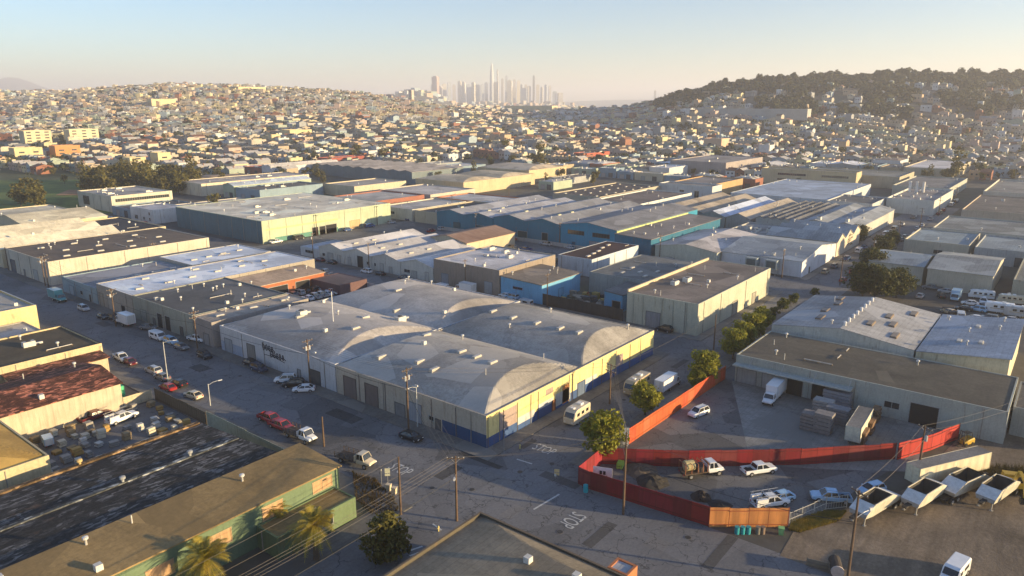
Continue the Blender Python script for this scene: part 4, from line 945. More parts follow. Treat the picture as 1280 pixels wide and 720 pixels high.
for k in range(8):
    m = MB(); m.tube([(0,0,-.3),(0,0,.9)], .3, M('plain', (.75,.74,.72)), 8); m.tube([(0,0,.9),(0,0,1.15)], [.42,.2], M('plain', (.75,.74,.72)), 8); m.build('roof_vent', b, (3+k*3.8, 15.0, 8.35))
for x, y in ((6,5),(14,7),(20,9),(28,5),(10,11),(9,22),(17,23),(25,22),(31,23)):
    t = y/30.5; m = MB(); m.box(-2,-.7,-.5,2,.7,.35,M('plain', (.2,.15,.11))); m.box(-1.9,-.6,.35,1.9,.6,.42,M('plain', (.28,.24,.2) if y < 14 else (.12,.14,.17))); m.build('skylight', b, (x, y, 6.5+2.0*(1-abs(2*t-1))))
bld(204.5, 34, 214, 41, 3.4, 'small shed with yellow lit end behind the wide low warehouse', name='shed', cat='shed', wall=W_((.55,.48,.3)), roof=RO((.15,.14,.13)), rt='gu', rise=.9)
b = bld(264, 36.5, 288, 53, 6.2, 'grey-beige shed with pale gable roof right of the street trees', name='shed', cat='shed', wall=RB((.42,.4,.33), f=3.), roof=RO((.3,.33,.34)), rt='gv', rise=1.8, n=1, vents=2)
bld(262, 17.2, 296, 35, 6.4, 'large beige shed with pale gable roof near the right edge', name='shed', cat='shed', wall=W_((.45,.42,.34)), roof=RO((.3,.31,.3)), rt='gv', rise=1.9, n=1, vents=2)
bld(262, -30, 312, 12, 6.2, 'beige block at the right edge behind the parked trucks', name='building', cat='building', wall=W_((.36,.35,.28)), roof=RO((.2,.2,.18)), par=.3, vents=4)
# ============================================================= mid-distance named buildings
def fb(*a, **k): k.setdefault('far', True); return bld(*a, **k)
fb(331, 119, 402, 130.5, 5.6, 'long tan-roofed gabled shed nearest the white curved hall', name='shed', cat='shed', wall=W_((.3,.3,.3)), roof=RO((.36,.31,.25), seam=.4), rt='gu', rise=2.4, vents=3)
fb(331, 131, 402, 143.5, 5.6, 'long gabled shed with blue and white patched roof', name='shed', cat='shed', wall=W_((.3,.3,.3)), roof=RO((.5,.55,.66), seam=.4), rt='gu', rise=2.4, vents=3)
fb(337, 145, 409, 157, 5.6, 'long tan gabled shed beside the patched roof shed', name='shed', cat='shed', wall=W_((.25,.25,.25)), roof=RO((.34,.29,.23), seam=.4), rt='gu', rise=2.2)
fb(337, 158, 408, 171, 5.6, 'long tan gabled shed at the left end of its row', name='shed', cat='shed', wall=W_((.25,.25,.25)), roof=RO((.34,.29,.23), seam=.4), rt='gu', rise=2.2)
fb(338, 180, 401, 209, 7, 'brown flat-roofed warehouse with long white side wall behind the teal factory', wall=W_((.6,.62,.6)), roof=RO((.2,.16,.14)), vents=6, doors=[('F',10,6,3,(.04,.04,.04))])
fb(350, 212, 424, 244, 7, 'dark brown roofed warehouse speckled with skylights', wall=W_((.42,.38,.3)), roof=RO((.1,.08,.07)), sky=24)
fb(426, 178, 441, 214, 8.5, 'white building front with two tall grey doors', name='building', cat='building', wall=W_((.5,.52,.53)), roof=RO((.2,.19,.18)), wins=[('F',10,3,1,4),('F',20,3,1,4)])
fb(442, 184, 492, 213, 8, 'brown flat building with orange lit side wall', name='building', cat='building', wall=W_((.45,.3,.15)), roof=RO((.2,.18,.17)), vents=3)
fb(410, 84, 445, 107, 7.4, 'white walled warehouse with dark vented roof', wall=W_((.48,.5,.5)), roof=RO((.13,.13,.13)), vents=10, wins=[('F',6,4,2.6,1.6),('F',13,4,2.6,1.6)])
fb(415, 108, 516, 162, 7.2, 'very long white warehouse with bright blue-white roof section', wall=W_((.52,.55,.57)), roof=RO((.36,.42,.5), seam=.2), par=.2, vents=6, doors=[('F',10,3,3.4,(.05,.05,.05)),('F',38,3,3.4,(.05,.05,.05)),('F',28,4,3.4,(.4,.4,.42))])
b = fb(438, 60, 505, 83, 8, 'white parapeted factory with three white stacks on its roof', name='factory', cat='factory', wall=W_((.52,.53,.5)), roof=RO((.3,.27,.25)), par=1., acs=6, vents=14)
for k in range(3): m = MB(); m.tube([(0,0,-.3),(0,0,6)], .75, M('plain', (.68,.66,.62)), 9); m.build('chimney', b, (46+k*1.2, 20-k*3.4, 7.2))
fb(562, 100, 615, 168, 8, 'long tan-walled flat warehouse across the distance', wall=W_((.4,.36,.27)), roof=RO((.2,.2,.18)), vents=6)
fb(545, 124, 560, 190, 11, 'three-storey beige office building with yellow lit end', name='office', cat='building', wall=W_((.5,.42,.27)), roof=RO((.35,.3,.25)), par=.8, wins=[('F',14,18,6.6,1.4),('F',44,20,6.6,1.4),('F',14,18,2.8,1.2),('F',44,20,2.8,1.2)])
fb(520, 64, 600, 96, 7, 'grey warehouse with dark recessed front by the autumn-coloured tree', wall=W_((.4,.41,.36)), roof=RO((.2,.19,.18)), vents=5, par=.8)
fb(640, 78, 740, 112, 8, 'white-roofed wide warehouse behind the autumn-coloured tree', wall=W_((.45,.4,.3)), roof=RO((.62,.58,.55)), vents=2)
fb(560, 224, 642, 272, 10, 'grey-mauve warehouse with painted emblem and yellow lit side', wall=W_((.33,.29,.28)), roof=RO((.3,.27,.25)), par=.6, acs=2)
b = fb(352, 316, 430, 360, 8, 'sand coloured warehouse with low barrel roof right of centre left', wall=W_((.52,.42,.27)), roof=RO((.5,.42,.3), seam=.2), rt='bv', n=2, rise=2.2, par=.4)
fb(431, 322, 480, 372, 9, 'sand coloured hall behind the barrel roofed warehouse', wall=W_((.52,.42,.27)), roof=RO((.48,.4,.3)), rt='bv', n=1, rise=2.6, par=.4)
fb(372, 384, 428, 500, 8, 'very long grey-blue warehouse with serrated roof left of centre', wall=W_((.16,.2,.22)), roof=RO((.33,.3,.28), seam=.7), rt='gu', n=9, rise=1.2)
fb(255, 246, 300, 262, 6, 'dark roofed workshop with cream parapet behind the teal factory', name='workshop', cat='workshop', wall=W_((.45,.4,.3)), roof=RO((.12,.1,.08)), vents=3)
fb(255, 264, 296, 288, 6, 'white walled yard building with flat pale roof and windows', name='building', cat='building', wall=W_((.55,.53,.45)), roof=RO((.42,.4,.38)), wins=[('F',16,6,2.6,1.2)], vents=3)
fb(262, 300, 300, 336, 6.5, 'small brick-fronted block with pale roof', name='building', cat='building', wall=W_((.32,.13,.09)), roof=RO((.45,.42,.38)), vents=3)
fb(305, 300, 345, 345, 6, 'pale roofed block beyond the brick-fronted block', name='building', cat='building', wall=W_((.5,.45,.38)), roof=RO((.5,.46,.42)), vents=3)
fb(300, 362, 345, 392, 7, 'cream block with dark awning beyond the green warehouse', name='building', cat='building', wall=W_((.52,.46,.34)), roof=RO((.42,.38,.33)), vents=3)
fb(302, 246, 330, 292, 5.5, 'white flat-roofed depot with orange-red side wall', name='depot', cat='depot', wall=W_((.5,.2,.1)), roof=RO((.5,.48,.46)), vents=2)
fb(294, 71, 330, 98, 6, 'white stuccoed workshops with two small lit gables by the street', name='workshop', cat='workshop', wall=W_((.58,.5,.4)), roof=RO((.33,.35,.36)), rt='gv', n=3, rise=2.6, vents=4)
fb(294, 100, 329, 118, 5, 'grey flat workshop cluttered with ducts', name='workshop', cat='workshop', wall=W_((.4,.4,.38)), roof=RO((.28,.28,.27)), vents=10, acs=5)
fb(333, 72, 402, 97, 6.4, 'long grey-roofed warehouse along the right street', wall=W_((.46,.44,.4)), roof=RO((.3,.32,.34)), rt='gu', n=2, rise=1.6, vents=8, acs=2)
fb(333, 98, 402, 117, 6.4, 'dark louvre-roofed warehouse beside the gabled sheds', wall=W_((.4,.4,.38)), roof=RO((.16,.16,.16), seam=.8), rt='gu', n=5, rise=1.0, vents=8)
fb(318, 30, 352, 52, 6, 'beige flat-roofed building with teal-grey roof by the street', name='building', cat='building', wall=W_((.45,.42,.34)), roof=RO((.25,.3,.32)), wins=[('F',10,3,1.5,1.5)], vents=2)
fb(316, -6, 350, 28, 6, 'grey building with skylight catching the sun', name='building', cat='building', wall=W_((.36,.38,.38)), roof=RO((.25,.29,.31)), vents=2, doors=[('F',18,6,3.4,(.08,.09,.1)),('F',26,3,2.4,(.1,.12,.14))])
fb(356, -20, 400, 48, 6, 'long white-grey depot with dark doors near the right edge', name='depot', cat='depot', wall=W_((.42,.42,.38)), roof=RO((.24,.25,.24)), doors=[('F',30,9,3.6,(.06,.07,.08)),('F',16,3,3,(.1,.1,.1))], vents=3)
fb(428, -10, 505, 46, 6, 'brown roofed depot with cream parapet near the right edge', name='depot', cat='depot', wall=W_((.45,.38,.3)), roof=RO((.16,.14,.12)), vents=4, acs=1)
fb(517, -10, 610, 46, 7, 'grey warehouse with white parapet near the right edge', wall=W_((.5,.48,.42)), roof=RO((.24,.23,.21)), vents=4, par=1.2)
# apartment blocks at the left edge (px, depth -> placed by ground point)
def blk(px0, px1, ptop, dist, dep, h, col, label, rc=(.4,.36,.3)):
    r0 = (px0-640)/933*dist; r1 = (px1-640)/933*dist
    x0, y0 = dist*FX+r0*FY, dist*FY-r0*FX; x1, y1 = dist*FX+r1*FY, dist*FY-r1*FX
    w = abs(x1-x0)*1.02
    x, y = min(x0, x1), y1
    wins = [('R', w*(i+.5)/max(1, int(w/9)), 4.5, 1.6+3.2*j, 1.3) for i in range(max(1, int(w/9))) for j in range(int(h/3.3))]
    return fb(x, y, x+w, y+dep, h, label, name='apartment_block', cat='apartment block', wall=W_(col), roof=RO(rc), wins=wins[:60], group='apartment blocks beyond the sports field', vents=2)
blk(-6, 44, 0, 700, 14, 13, (.58,.48,.28), 'cream apartment block at the left edge beyond the park trees')
blk(46, 92, 0, 720, 14, 13, (.55,.25,.1), 'orange and cream apartment block behind the park trees')
blk(10, 58, 0, 850, 16, 17, (.6,.52,.34), 'tall long cream apartment slab at the far left')
blk(64, 118, 0, 870, 16, 17, (.6,.52,.34), 'tall cream apartment slab with a shaded end, right of its twin')
blk(142, 174, 0, 640, 14, 10, (.58,.5,.3), 'yellow-cream blocky building right of the park trees')
blk(180, 206, 0, 650, 14, 13, (.62,.52,.3), 'tall yellow-cream stair block beside the bright hedge tree')
# ============================================================= generic fill of the industrial quarter
rf = random.Random(11)
def free(a, b_, c, d, m=2.):
    return all(c+m <= q[0] or a-m >= q[2] or d+m <= q[1] or b_-m >= q[3] for q in OCC)
NFILL = 0
cname = {'cream': ((.54,.46,.33),), 'white': ((.55,.56,.57),), 'grey': ((.33,.34,.34),), 'tan': ((.42,.34,.23),), 'brick-red': ((.3,.12,.08),), 'blue-grey': ((.22,.3,.36),), 'pale green': ((.36,.42,.32),)}
rname = {'dark': (.13,.12,.11), 'pale': (.58,.55,.52), 'cream': (.6,.54,.44), 'brown': (.24,.19,.15), 'grey': (.34,.34,.34), 'white': (.66,.67,.7), 'blue-white': (.5,.57,.66)}
for U in range(0, 12):
    u = (172, 250, 334, 410, 440, 500, 522, 570, 604, 648, 690, 736)[U]; ud = (52, 74, 70, 26, 56, 18, 44, 30, 40, 36, 40, 40)[U]
    v = -60
    while v < 640:
        w = rf.uniform(11, 26); d = ud*rf.uniform(.6, 1.)
        f1, r1 = FR(u+d/2, v+w/2); px = 640+933*r1/max(f1, 1)
        v0 = v; v += w+rf.choice((1, 1, 2, 8))
        if f1 > 640 or not -30 < px < 1310 or f1 < 200: continue
        if 52 < v0+w and v0 < 72: continue                      # keep the side street open
        if 231 < v0+w and v0 < 268 and u < 480: continue
        if u < 160 or (px < 240 and f1 > 400): continue
        if not free(u, v0, u+d, v0+w, .8): continue
        cn = rf.choice(list(cname)); rn_ = rf.choice(list(rname)); rt = rf.choice(('flat', 'flat', 'flat', 'gu', 'bv')); h = rf.uniform(4.6, 8.)
        hb = 'left of the picture' if px < 430 else ('in the middle distance' if px < 850 else 'on the right side')
        fb(u, v0, u+d, v0+w, h, '%s warehouse with %s %s roof %s' % (cn, rn_, {'flat': 'flat', 'gu': 'gabled', 'bv': 'barrel'}[rt], hb), wall=W_(cname[cn][0]), roof=RO(rname[rn_], seam=.3), rt=rt, n=1 if rt == 'flat' else rf.choice((1, 2)), rise=1.6,
           vents=rf.randint(4, 11), acs=rf.choice((0, 1, 2, 4)), doors=[('F', w*.3, 3.4, 3.4, (.1,.1,.1)), ('F', w*.7, 3.4, 3.2, (.35,.34,.32))], group='smaller warehouses of the industrial quarter')
        NFILL += 1
print('fill', NFILL)
# ============================================================= houses
HC = [('cream', (.5,.44,.33)), ('white', (.56,.56,.55)), ('pale yellow', (.5,.44,.27)), ('tan', (.38,.31,.23)), ('grey', (.28,.29,.3)), ('pale blue', (.28,.35,.4)), ('pale green', (.3,.35,.29)), ('pink', (.42,.32,.28)), ('peach', (.46,.33,.22)), ('rust red', (.25,.11,.07)), ('beige', (.42,.37,.31))]
RC = [('dark', (.07,.065,.06)), ('grey', (.2,.2,.2)), ('pale', (.42,.4,.38)), ('brown', (.15,.1,.07)), ('red tiled', (.19,.085,.05))]
def house_geo(mw, mr, mg, w, d, h, typ, W, G, Rf, rnd, lo=False):
    """a terraced house, street side at -x, local coordinates centred on its plot"""
    x0, x1, y0, y1 = -d/2, d/2, -w/2, w/2
    if typ == 'flat':
        mw.box(x0, y0, -3, x1, y1, h, W, None, 'bt'); mr.box(x0+.2, y0+.2, h-.5, x1-.2, y1-.2, h-.25, Rf, None, 'b')
        mw.box(x0-.6, y0+.5, 2.8, x0, y1-.5, h+.35, W)
        mr.box(rnd.uniform(-3,3), -1, h-.3, rnd.uniform(4,5), 1, h+rnd.uniform(.5,1.6), W)
    else:
        mw.box(x0, y0, -3, x1, y1, h, W, None, 'bt')
        if typ == 'gable':       # ridge across the street front
            mw.face([(x0,y0,h),(x0,y1,h),(x0,0,h+1.9)], W); mw.face([(x1,y1,h),(x1,y0,h),(x1,0,h+1.9)], W)
            mr.face([(x0-.4,0,h+2.0),(x0-.4,y0-.2,h-.05),(x1+.4,y0-.2,h-.05),(x1+.4,0,h+2.0)], Rf); mr.face([(x1+.4,0,h+2.0),(x1+.4,y1+.2,h-.05),(x0-.4,y1+.2,h-.05),(x0-.4,0,h+2.0)], Rf)
        else:
            xm = 0
            mw.face([(x0,y0,h),(xm,y0,h+1.8),(x1,y0,h)], W); mw.face([(x1,y1,h),(xm,y1,h+1.8),(x0,y1,h)], W)
            mr.face([(x0-.4,y0-.1,h-.1),(x0-.4,y1+.1,h-.1),(xm,y1+.1,h+1.9),(xm,y0-.1,h+1.9)][::-1], Rf); mr.face([(x1+.4,y0-.1,h-.1),(x1+.4,y1+.1,h-.1),(xm,y1+.1,h+1.9),(xm,y0-.1,h+1.9)], Rf)
    if mg is not None:
        for yy in (-w*.22, w*.22): mg.box(x0-.63 if typ == 'flat' else x0-.03, yy-.7, 3.5, x0-.6 if typ == 'flat' else x0, yy+.7, 4.9, G); mg.box(x1, yy-.6, 3.3, x1+.03, yy+.6, 4.7, G)
        for xx in (-3, 2.5): mg.box(xx-.5, y0-.03, 3.6, xx+.5, y0, 4.8, G)
HM = {}
def hmat(kind, c):
    k = (kind, c)
    if k not in HM:
        m, nt, b = nodes('house_%s' % kind); v = coord(nt); n = noise(nt, v, .5, 3)
        nt.links.new(ramp(nt, n, [(.3, mul(c, .82)), (.7, mul(c, 1.1))]), b.inputs['Base Color']); b.inputs['Roughness'].default_value = .85; HM[k] = m
    return HM[k]
HG = M('glass', (.03,.035,.04))
def mk_house(seed, typ):
    def f():
        rnd = random.Random(seed); r = vroot('house'); mw, mr, mg = MB(), MB(), MB(); h = rnd.uniform(6., 7.6)
        house_geo(mw, mr, mg, 7.4, 13, h, typ, M('obj', (1,1,1), .85, sc=.4), HG, hmat('roof', RC[seed % len(RC)][1]), rnd)
        mw.build('wall', r); mr.build('roof', r); mg.build('window', r)
        m = MB(); m.box(-6.56, -3.2, 0, -6.52, -.6, 2.2, hmat('door', (.25,.22,.2))); m.build('garage_door', r)
        if typ != 'flat': m = MB(); m.box(1,1.5,h-1,1.7,2.2,h+2.4,hmat('chim', (.25,.13,.09))); m.build('chimney', r)
        return r
    return f
hrnd = random.Random(5); plots = []
yard_trees = []
def rows(u_lo, u_hi, v_lo, v_hi, ang=0., piv=(0,0), cond=None, warp=0.):
    ca, sa = math.cos(ang), math.sin(ang)
    def tr(a, b_): return piv[0]+ca*(a-piv[0])-sa*(b_-piv[1]), piv[1]+sa*(a-piv[0])+ca*(b_-piv[1])
    u = u_lo; k = 0
    while u < u_hi:
        for off, flip in ((0, 0), (27, 1)):
            v = v_lo; rc0 = hrnd.choice((0, 1, 2, 10, 4)); run = 0; lim = hrnd.uniform(50, 150)
            while v < v_hi:
                w = 7.4 if hrnd.random() < .8 else hrnd.uniform(9, 14)
                run += w
                if run > lim: v += hrnd.uniform(11, 22); run = 0; lim = hrnd.uniform(50, 150); continue
                if hrnd.random() < .09: v += w; continue
                if hrnd.random() < .22: rc0 = hrnd.randrange(len(HC))
                wv = warp*math.sin((v+u*.7)/170.)+warp*.5*math.sin(v/71.+2)
                x, y = tr(u+off+wv+hrnd.uniform(-.3,.3), v+w/2)
                if cond is None or cond(x, y): plots.append((x, y, ang+(math.pi if flip else 0), w, rc0))
                v += w+.05
        v = v_lo
        while v < v_hi:
            v += hrnd.uniform(7, 16); wv = warp*math.sin((v+u*.7)/170.)+warp*.5*math.sin(v/71.+2); x, y = tr(u+13.5+wv+hrnd.uniform(-2.5,2.5), v)
            if cond is None or cond(x, y): yard_trees.append((x, y))
        u += 27+13+15
def pxf(x, y):
    f, r = FR(x, y); return f, 640+933*r/max(f, 1)
def inview(x, y): 
    f, p = pxf(x, y); return 560 < f < 2150 and -45 < p < 1325
wood = lambda f, p: p > 925 and f > 1010-(p-930)*.12
def zone(x, y):
    f, p = pxf(x, y)
    if p < 330 and f > 900: return 'L'
    if p < 560 and f > 1150: return 'L'
    return 'C'
park = lambda x, y: (lambda f, p: p < 250 and f < 600)(*pxf(x, y))
rows(560, 2000, -400, 2100, 0., (0,0), lambda x, y: inview(x, y) and zone(x, y) == 'C' and free(x-7, y-4, x+7, y+4, .5) and not park(x, y) and not (FR(x, y)[0] < 660 and x < 500) and not (wood(*pxf(x, y)) and hrnd.random() < .5))
rows(-2400, 2200, -200, 2600, R_(90), (0,0), lambda x, y: inview(x, y) and zone(x, y) == 'L' and free(x-7, y-4, x+7, y+4, .5)) if 0 else None
rows(-900, 2300, -300, 2900, R_(41), (900, 1100), lambda x, y: inview(x, y) and zone(x, y) == 'L' and free(x-7, y-4, x+7, y+4, .5), 22.)
rows(180, 560, 470, 900, 0., (0,0), lambda x, y: inview(x, y) and zone(x, y) == 'C' and free(x-7, y-4, x+7, y+4, .5) and not park(x, y))
plots = [p for p in plots]
def vis_key(p): return FR(p[0], p[1])[0]
plots.sort(key=vis_key)
near, rest = plots[:300], plots[300:]
print('houses', len(plots))
typs = ['flat', 'flat', 'gable', 'flat', 'side', 'flat', 'flat', 'gable']
for i, (x, y, a, w, _c) in enumerate(near):
    s = hrnd.randrange(10); typ = typs[s % 8]; cn, cc = HC[hrnd.randrange(len(HC))]; f, p = pxf(x, y)
    side = 'far left' if p < 330 else ('left of centre' if p < 560 else ('in the centre' if p < 800 else ('right of centre' if p < 1040 else 'far right')))
    place('house%d' % s, mk_house(s, typ), '%s house with %s %s roof in the first rows, %s' % (cn, RC[s % len(RC)][0], {'flat': 'flat', 'gable': 'gabled', 'side': 'pitched'}[typ], side), 'house', x, y, terr(x, y)-.3, a, 'houses in rows beyond the warehouses', cc, (1, w/7.4, 1))
mw = MB(); mats = [hmat('wall', c) for _, c in HC]; rm = [hmat('roof', c) for _, c in RC]
# heights vary a little
class TF(MB):
    pass
def emit(dst, src, x, y, z, a):
    c, s = math.cos(a), math.sin(a); n = len(dst.v)
    dst.v += [(x+p[0]*c-p[1]*s, y+p[0]*s+p[1]*c, z+p[2]) for p in src.v]
    for f_, m_ in zip(src.f, src.m): dst.f.append(tuple(n+i for i in f_)); dst.m.append(dst.mi(src.mats[m_]))
for i, (x, y, a, w, rc1) in enumerate(rest):
    t = MB(); typ = hrnd.choice(typs); k = rc1 if hrnd.random() < .6 else hrnd.choice((0, 1, 2, 10, 3, 4))
    f = FR(x, y)[0]
    house_geo(t, t, t if f < 1500 else None, w, hrnd.uniform(11, 14), hrnd.uniform(5.4, 8.4) if hrnd.random() < .93 else hrnd.uniform(9, 13), typ, mats[k], HG, rm[hrnd.choice((0,0,1,1,1,2,3,4))], hrnd)
    emit(mw, t, x, y, terr(x, y)-.3, a)
o = mw.build('hillside_houses', kind='stuff'); tag(o, 'thousands of small pastel houses in rows covering the far hills', 'houses', None, 'stuff')
# larger blocks standing among the houses
lb = random.Random(3)
for (px, f, w, d, h, c, l) in ((190, 1250, 60, 16, 14, (.6,.5,.3), 'long yellow-cream block on the left hill'), (690, 1480, 120, 20, 18, (.64,.55,.36), 'wide cream school building near the valley rim'), (515, 1650, 10, 10, 30, (.5,.44,.38), 'slim grey church tower on the ridge left of the skyline'),
     (1010, 960, 150, 16, 12, (.4,.4,.38), 'long pale terrace block at the foot of the wooded hill'), (1075, 1010, 60, 14, 10, (.4,.4,.38), 'short pale terrace block at the foot of the wooded hill'), (360, 900, 46, 20, 11, (.6,.5,.28), 'large yellow-lit block left of centre'), (300, 1500, 90, 16, 10, (.6,.5,.3), 'long cream row block near the top of the left hill'),
     (905, 780, 30, 20, 13, (.6,.42,.3), 'pinkish block with a plume of haze beside it'), (780, 1250, 40, 18, 12, (.5,.46,.42), 'pale block in the valley right of the skyline'), (735, 690, 60, 16, 7, (.4,.1,.06), 'low red building behind the industrial quarter'), (405, 640, 60, 14, 8, (.3,.08,.06), 'dark red low building behind the long grey-blue warehouse')):
    r = (px-640)/933*f; x, y = f*FX+r*FY, f*FY-r*FX
    fb(x, y, x+d if w > 90 else x+w*.7, y+w if w > 90 else y+d, h, l, name='building', cat='building', wall=W_(c), roof=RO((.35,.31,.27)), vents=3)
# ============================================================= trees in the distance
fr = random.Random(21); nt_ = 0
spots = []
def at(px, f): r = (px-640)/933*f; return f*FX+r*FY, f*FY-r*FX
for k in range(52): spots.append((fr.uniform(88, 235), fr.uniform(470, 540), fr.uniform(1.3, 1.9), 'dark park tree in the belt behind the sports field'))
for k in range(6): spots.append((fr.uniform(0, 34), fr.uniform(395, 440), fr.uniform(1.4, 1.9), 'tall tree beside the sports field at the left edge'))
for px, f, s in ((632, 760, 1.9), (676, 620, 2.), (668, 625, 1.7), (610, 800, 1.5), (640, 640, 1.3), (255, 395, 1.2), (1207, 560, 2.0), (1200, 545, 1.6), (440, 690, 1.9), (474, 700, 1.3)): spots.append((px, f, s, 'large rounded tree standing above the roofs'))
for k in range(240):
    px = fr.uniform(-10, 1290); f = fr.uniform(520, 900)
    x, y = at(px, f)
    if not free(x-1.5, y-1.5, x+1.5, y+1.5, .5): continue
    spots.append((px, f, fr.uniform(.6, 1.2), 'garden tree between the house rows, %s' % ('left' if px < 430 else 'centre' if px < 850 else 'right')))
for i in range(26): spots.append((fr.uniform(1235, 1290), fr.uniform(420, 700), fr.uniform(.8, 1.4), 'dark street tree near the right edge beyond the depots'))
hs = [(p[0], p[1]) for p in near]
for px, f, s, l in spots[:260]:
    x, y = at(px, f)
    if any(abs(x-a) < 6 and abs(y-b_) < 4 for a, b_ in hs): y += 4
    k = fr.randrange(5)
    place('fartree%d' % k, mk_fartree(k, k == 4), l, 'tree', x, y, terr(x, y), fr.uniform(0, 6), 'distant trees', None, s)
def blob(mb, x, y, z, r, m, rnd, n=26):
    for i in range(n):
        d = Vector((rnd.gauss(0,1), rnd.gauss(0,1), abs(rnd.gauss(0,.9)))); d.normalize()
        p = Vector((x, y, z))+Vector((d.x*r, d.y*r, d.z*r*1.1))*rnd.uniform(.6, 1.05)
        a = d.cross(Vector((rnd.gauss(0,1), rnd.gauss(0,1), rnd.gauss(0,1)))).normalized(); b_ = d.cross(a)+d*rnd.uniform(-.5,.5); s = r*rnd.uniform(.28,.5)
        mb.face([p-a*s, p-b_*s*.8+a*s*.3, p+a*s, p+b_*s*.9], m)
lfd = M('leaf', (.028,.042,.018), .85); wd = MB(); wr = random.Random(8); nb = 0
while nb < 3000:
    px = wr.uniform(820, 1335); f = wr.uniform(950, 1500)
    x, y = at(px, f)
    if f < 1190 and math.sin(px/19.)+math.sin(f/23.+px/40.)+math.sin(px/7.+f/50.)*.5 < .1: continue
    if not wood(f, px) and not (px > 800 and f > 1180): continue
    if wr.random() < .25 and f < 1150: pass
    r = wr.uniform(3.5, 8)*(1.2 if f > 1230 else 1)
    blob(wd, x, y, terr(x, y)+wr.uniform(1, 9), r, lfd, wr, 24); nb += 1
cl = [wr.uniform(840, 1300) for _ in range(34)]
for k in range(150):
    px = wr.choice(cl)+wr.gauss(0, 5); f = wr.uniform(1255, 1300); x, y = at(px, f); r = wr.uniform(4, 8)
    blob(wd, x, y, terr(x, y)+wr.uniform(8, 19), r, lfd, wr, 40)
tag(wd.build('hillside_wood'), 'dark wood of pines and broadleaf trees over the right-hand hill', 'wood', None, 'stuff')
sc_ = MB(); nb = 0; lfg = M('leaf', (.05,.062,.024), .85)
for x, y in yard_trees:
    blob(sc_, x, y, terr(x, y)+wr.uniform(1.5, 4), wr.uniform(2., 4.6), lfg, wr, 14)
while nb < 1800:
    px = wr.uniform(-40, 1320); f = 560+1500*wr.random()**.8
    if wood(f, px): continue
    x, y = at(px, f)
    if not free(x-2, y-2, x+2, y+2, .5): continue
    blob(sc_, x, y, terr(x, y)+wr.uniform(1, 5), wr.uniform(2., 6.2), lfd, wr, 14); nb += 1
for px, f in [(wr.gauss(470, 60), wr.uniform(1700, 1800)) for _ in range(40)]+[(wr.uniform(80, 430), wr.uniform(1730, 1800)) for _ in range(70)]+[(wr.uniform(640, 860), wr.uniform(1500, 1680)) for _ in range(80)]:
    x, y = at(px, f); blob(sc_, x, y, terr(x, y)+3, wr.uniform(3, 7), lfd, wr, 18)
tag(sc_.build('garden_trees'), 'countless small dark garden and street trees scattered among the far houses', 'trees', None, 'stuff')
# far valley floor and slopes beyond the rim, small buildings in the haze
fv = MB(); vr = random.Random(12)
for i in range(2600):
    px = vr.uniform(-20, 900); f = vr.uniform(2700, 5600)
    if px > 735 and f > 3300: continue
    x, y = at(px, f); z = terr(x, y); w, d, h = vr.uniform(12, 45), vr.uniform(12, 45), vr.choice((8, 8, 12, 16, 30 if 540 < px < 720 else 12))
    fv.box(x, y, z-12, x+w, y+d, z+h, mats[vr.randrange(len(mats))], rm[vr.choice((1, 2))], 'b')
tag(fv.build('distant_buildings'), 'hazy mass of low buildings in the valley and on the slopes before the skyline', 'buildings', None, 'stuff')
# ============================================================= skyline
twr = random.Random(9); TM = [W_((.45,.5,.55)), W_((.6,.55,.45)), W_((.5,.48,.46)), W_((.62,.58,.5))]
def tower(px, top, wpx, label=None, f=5500, m=None, kind='box', name='office_tower', group='towers of the distant skyline'):
    r = (px-640)/933*f; x, y = f*FX+r*FY, f*FY-r*FX; z0 = terr(x, y); h = 58+(129-top)/933*f*.985-z0; w = wpx/933*f
    l = label or ('hazy %s tower in the skyline, %s' % (twr.choice(('slim', 'square', 'pale', 'grey')), 'right of the tallest spire' if px > 616 else 'left of the tallest spire'))
    m = m or twr.choice(TM)
    if kind == 'spire':
        o = empty(name, l, 'skyscraper', (x, y, z0), R_(38), group); q = MB(); vs = []
        prof = [(0,w*.62),(h*.45,w*.6),(h*.7,w*.5),(h*.85,w*.4),(h*.95,w*.25)]
        q.tube([(0,0,a) for a, _ in prof], [b_ for _, b_ in prof], m, 8); q.build('shaft', o)
        q = MB(); q.tube([(0,0,h*.94),(0,0,h)], [w*.24, w*.08], M('plain', (.6,.62,.64)), 8); q.build('crown', o); return
    if kind == 'pyramid':
        o = empty(name, l, 'skyscraper', (x, y, z0), 0, group); q = MB(); q.tube([(0,0,0),(0,0,h)], [w*.8, .5], m, 4); q.build('shaft', o); return
    q = MB(); q.box(-w/2,-w/2,-10,w/2,w/2,h*.97,m); q.box(-w*.32,-w*.32,h*.97,w*.32,w*.32,h,m)
    if twr.random() < .4: q.box(w*.5,-w*.3,0,w*.8,w*.3,h*twr.uniform(.5,.85),m)
    o = q.build(name, None, (x, y, z0), R_(twr.uniform(20,50))); tag(o, l, 'skyscraper', group)
tower(615, 80, 4.5, 'tallest rounded tower tapering to a glass crown in the skyline', kind='spire', m=W_((.5,.53,.55)))
tower(667, 95, 2.6, 'dark slim second tallest tower right of the spire', m=W_((.26,.27,.3)))
tower(545, 96, 7, 'broad brown-pink block tower at the left of the skyline', f=5200, m=W_((.42,.3,.27)))
tower(622, 88, 1.6, 'very thin pale tower just right of the tallest spire')
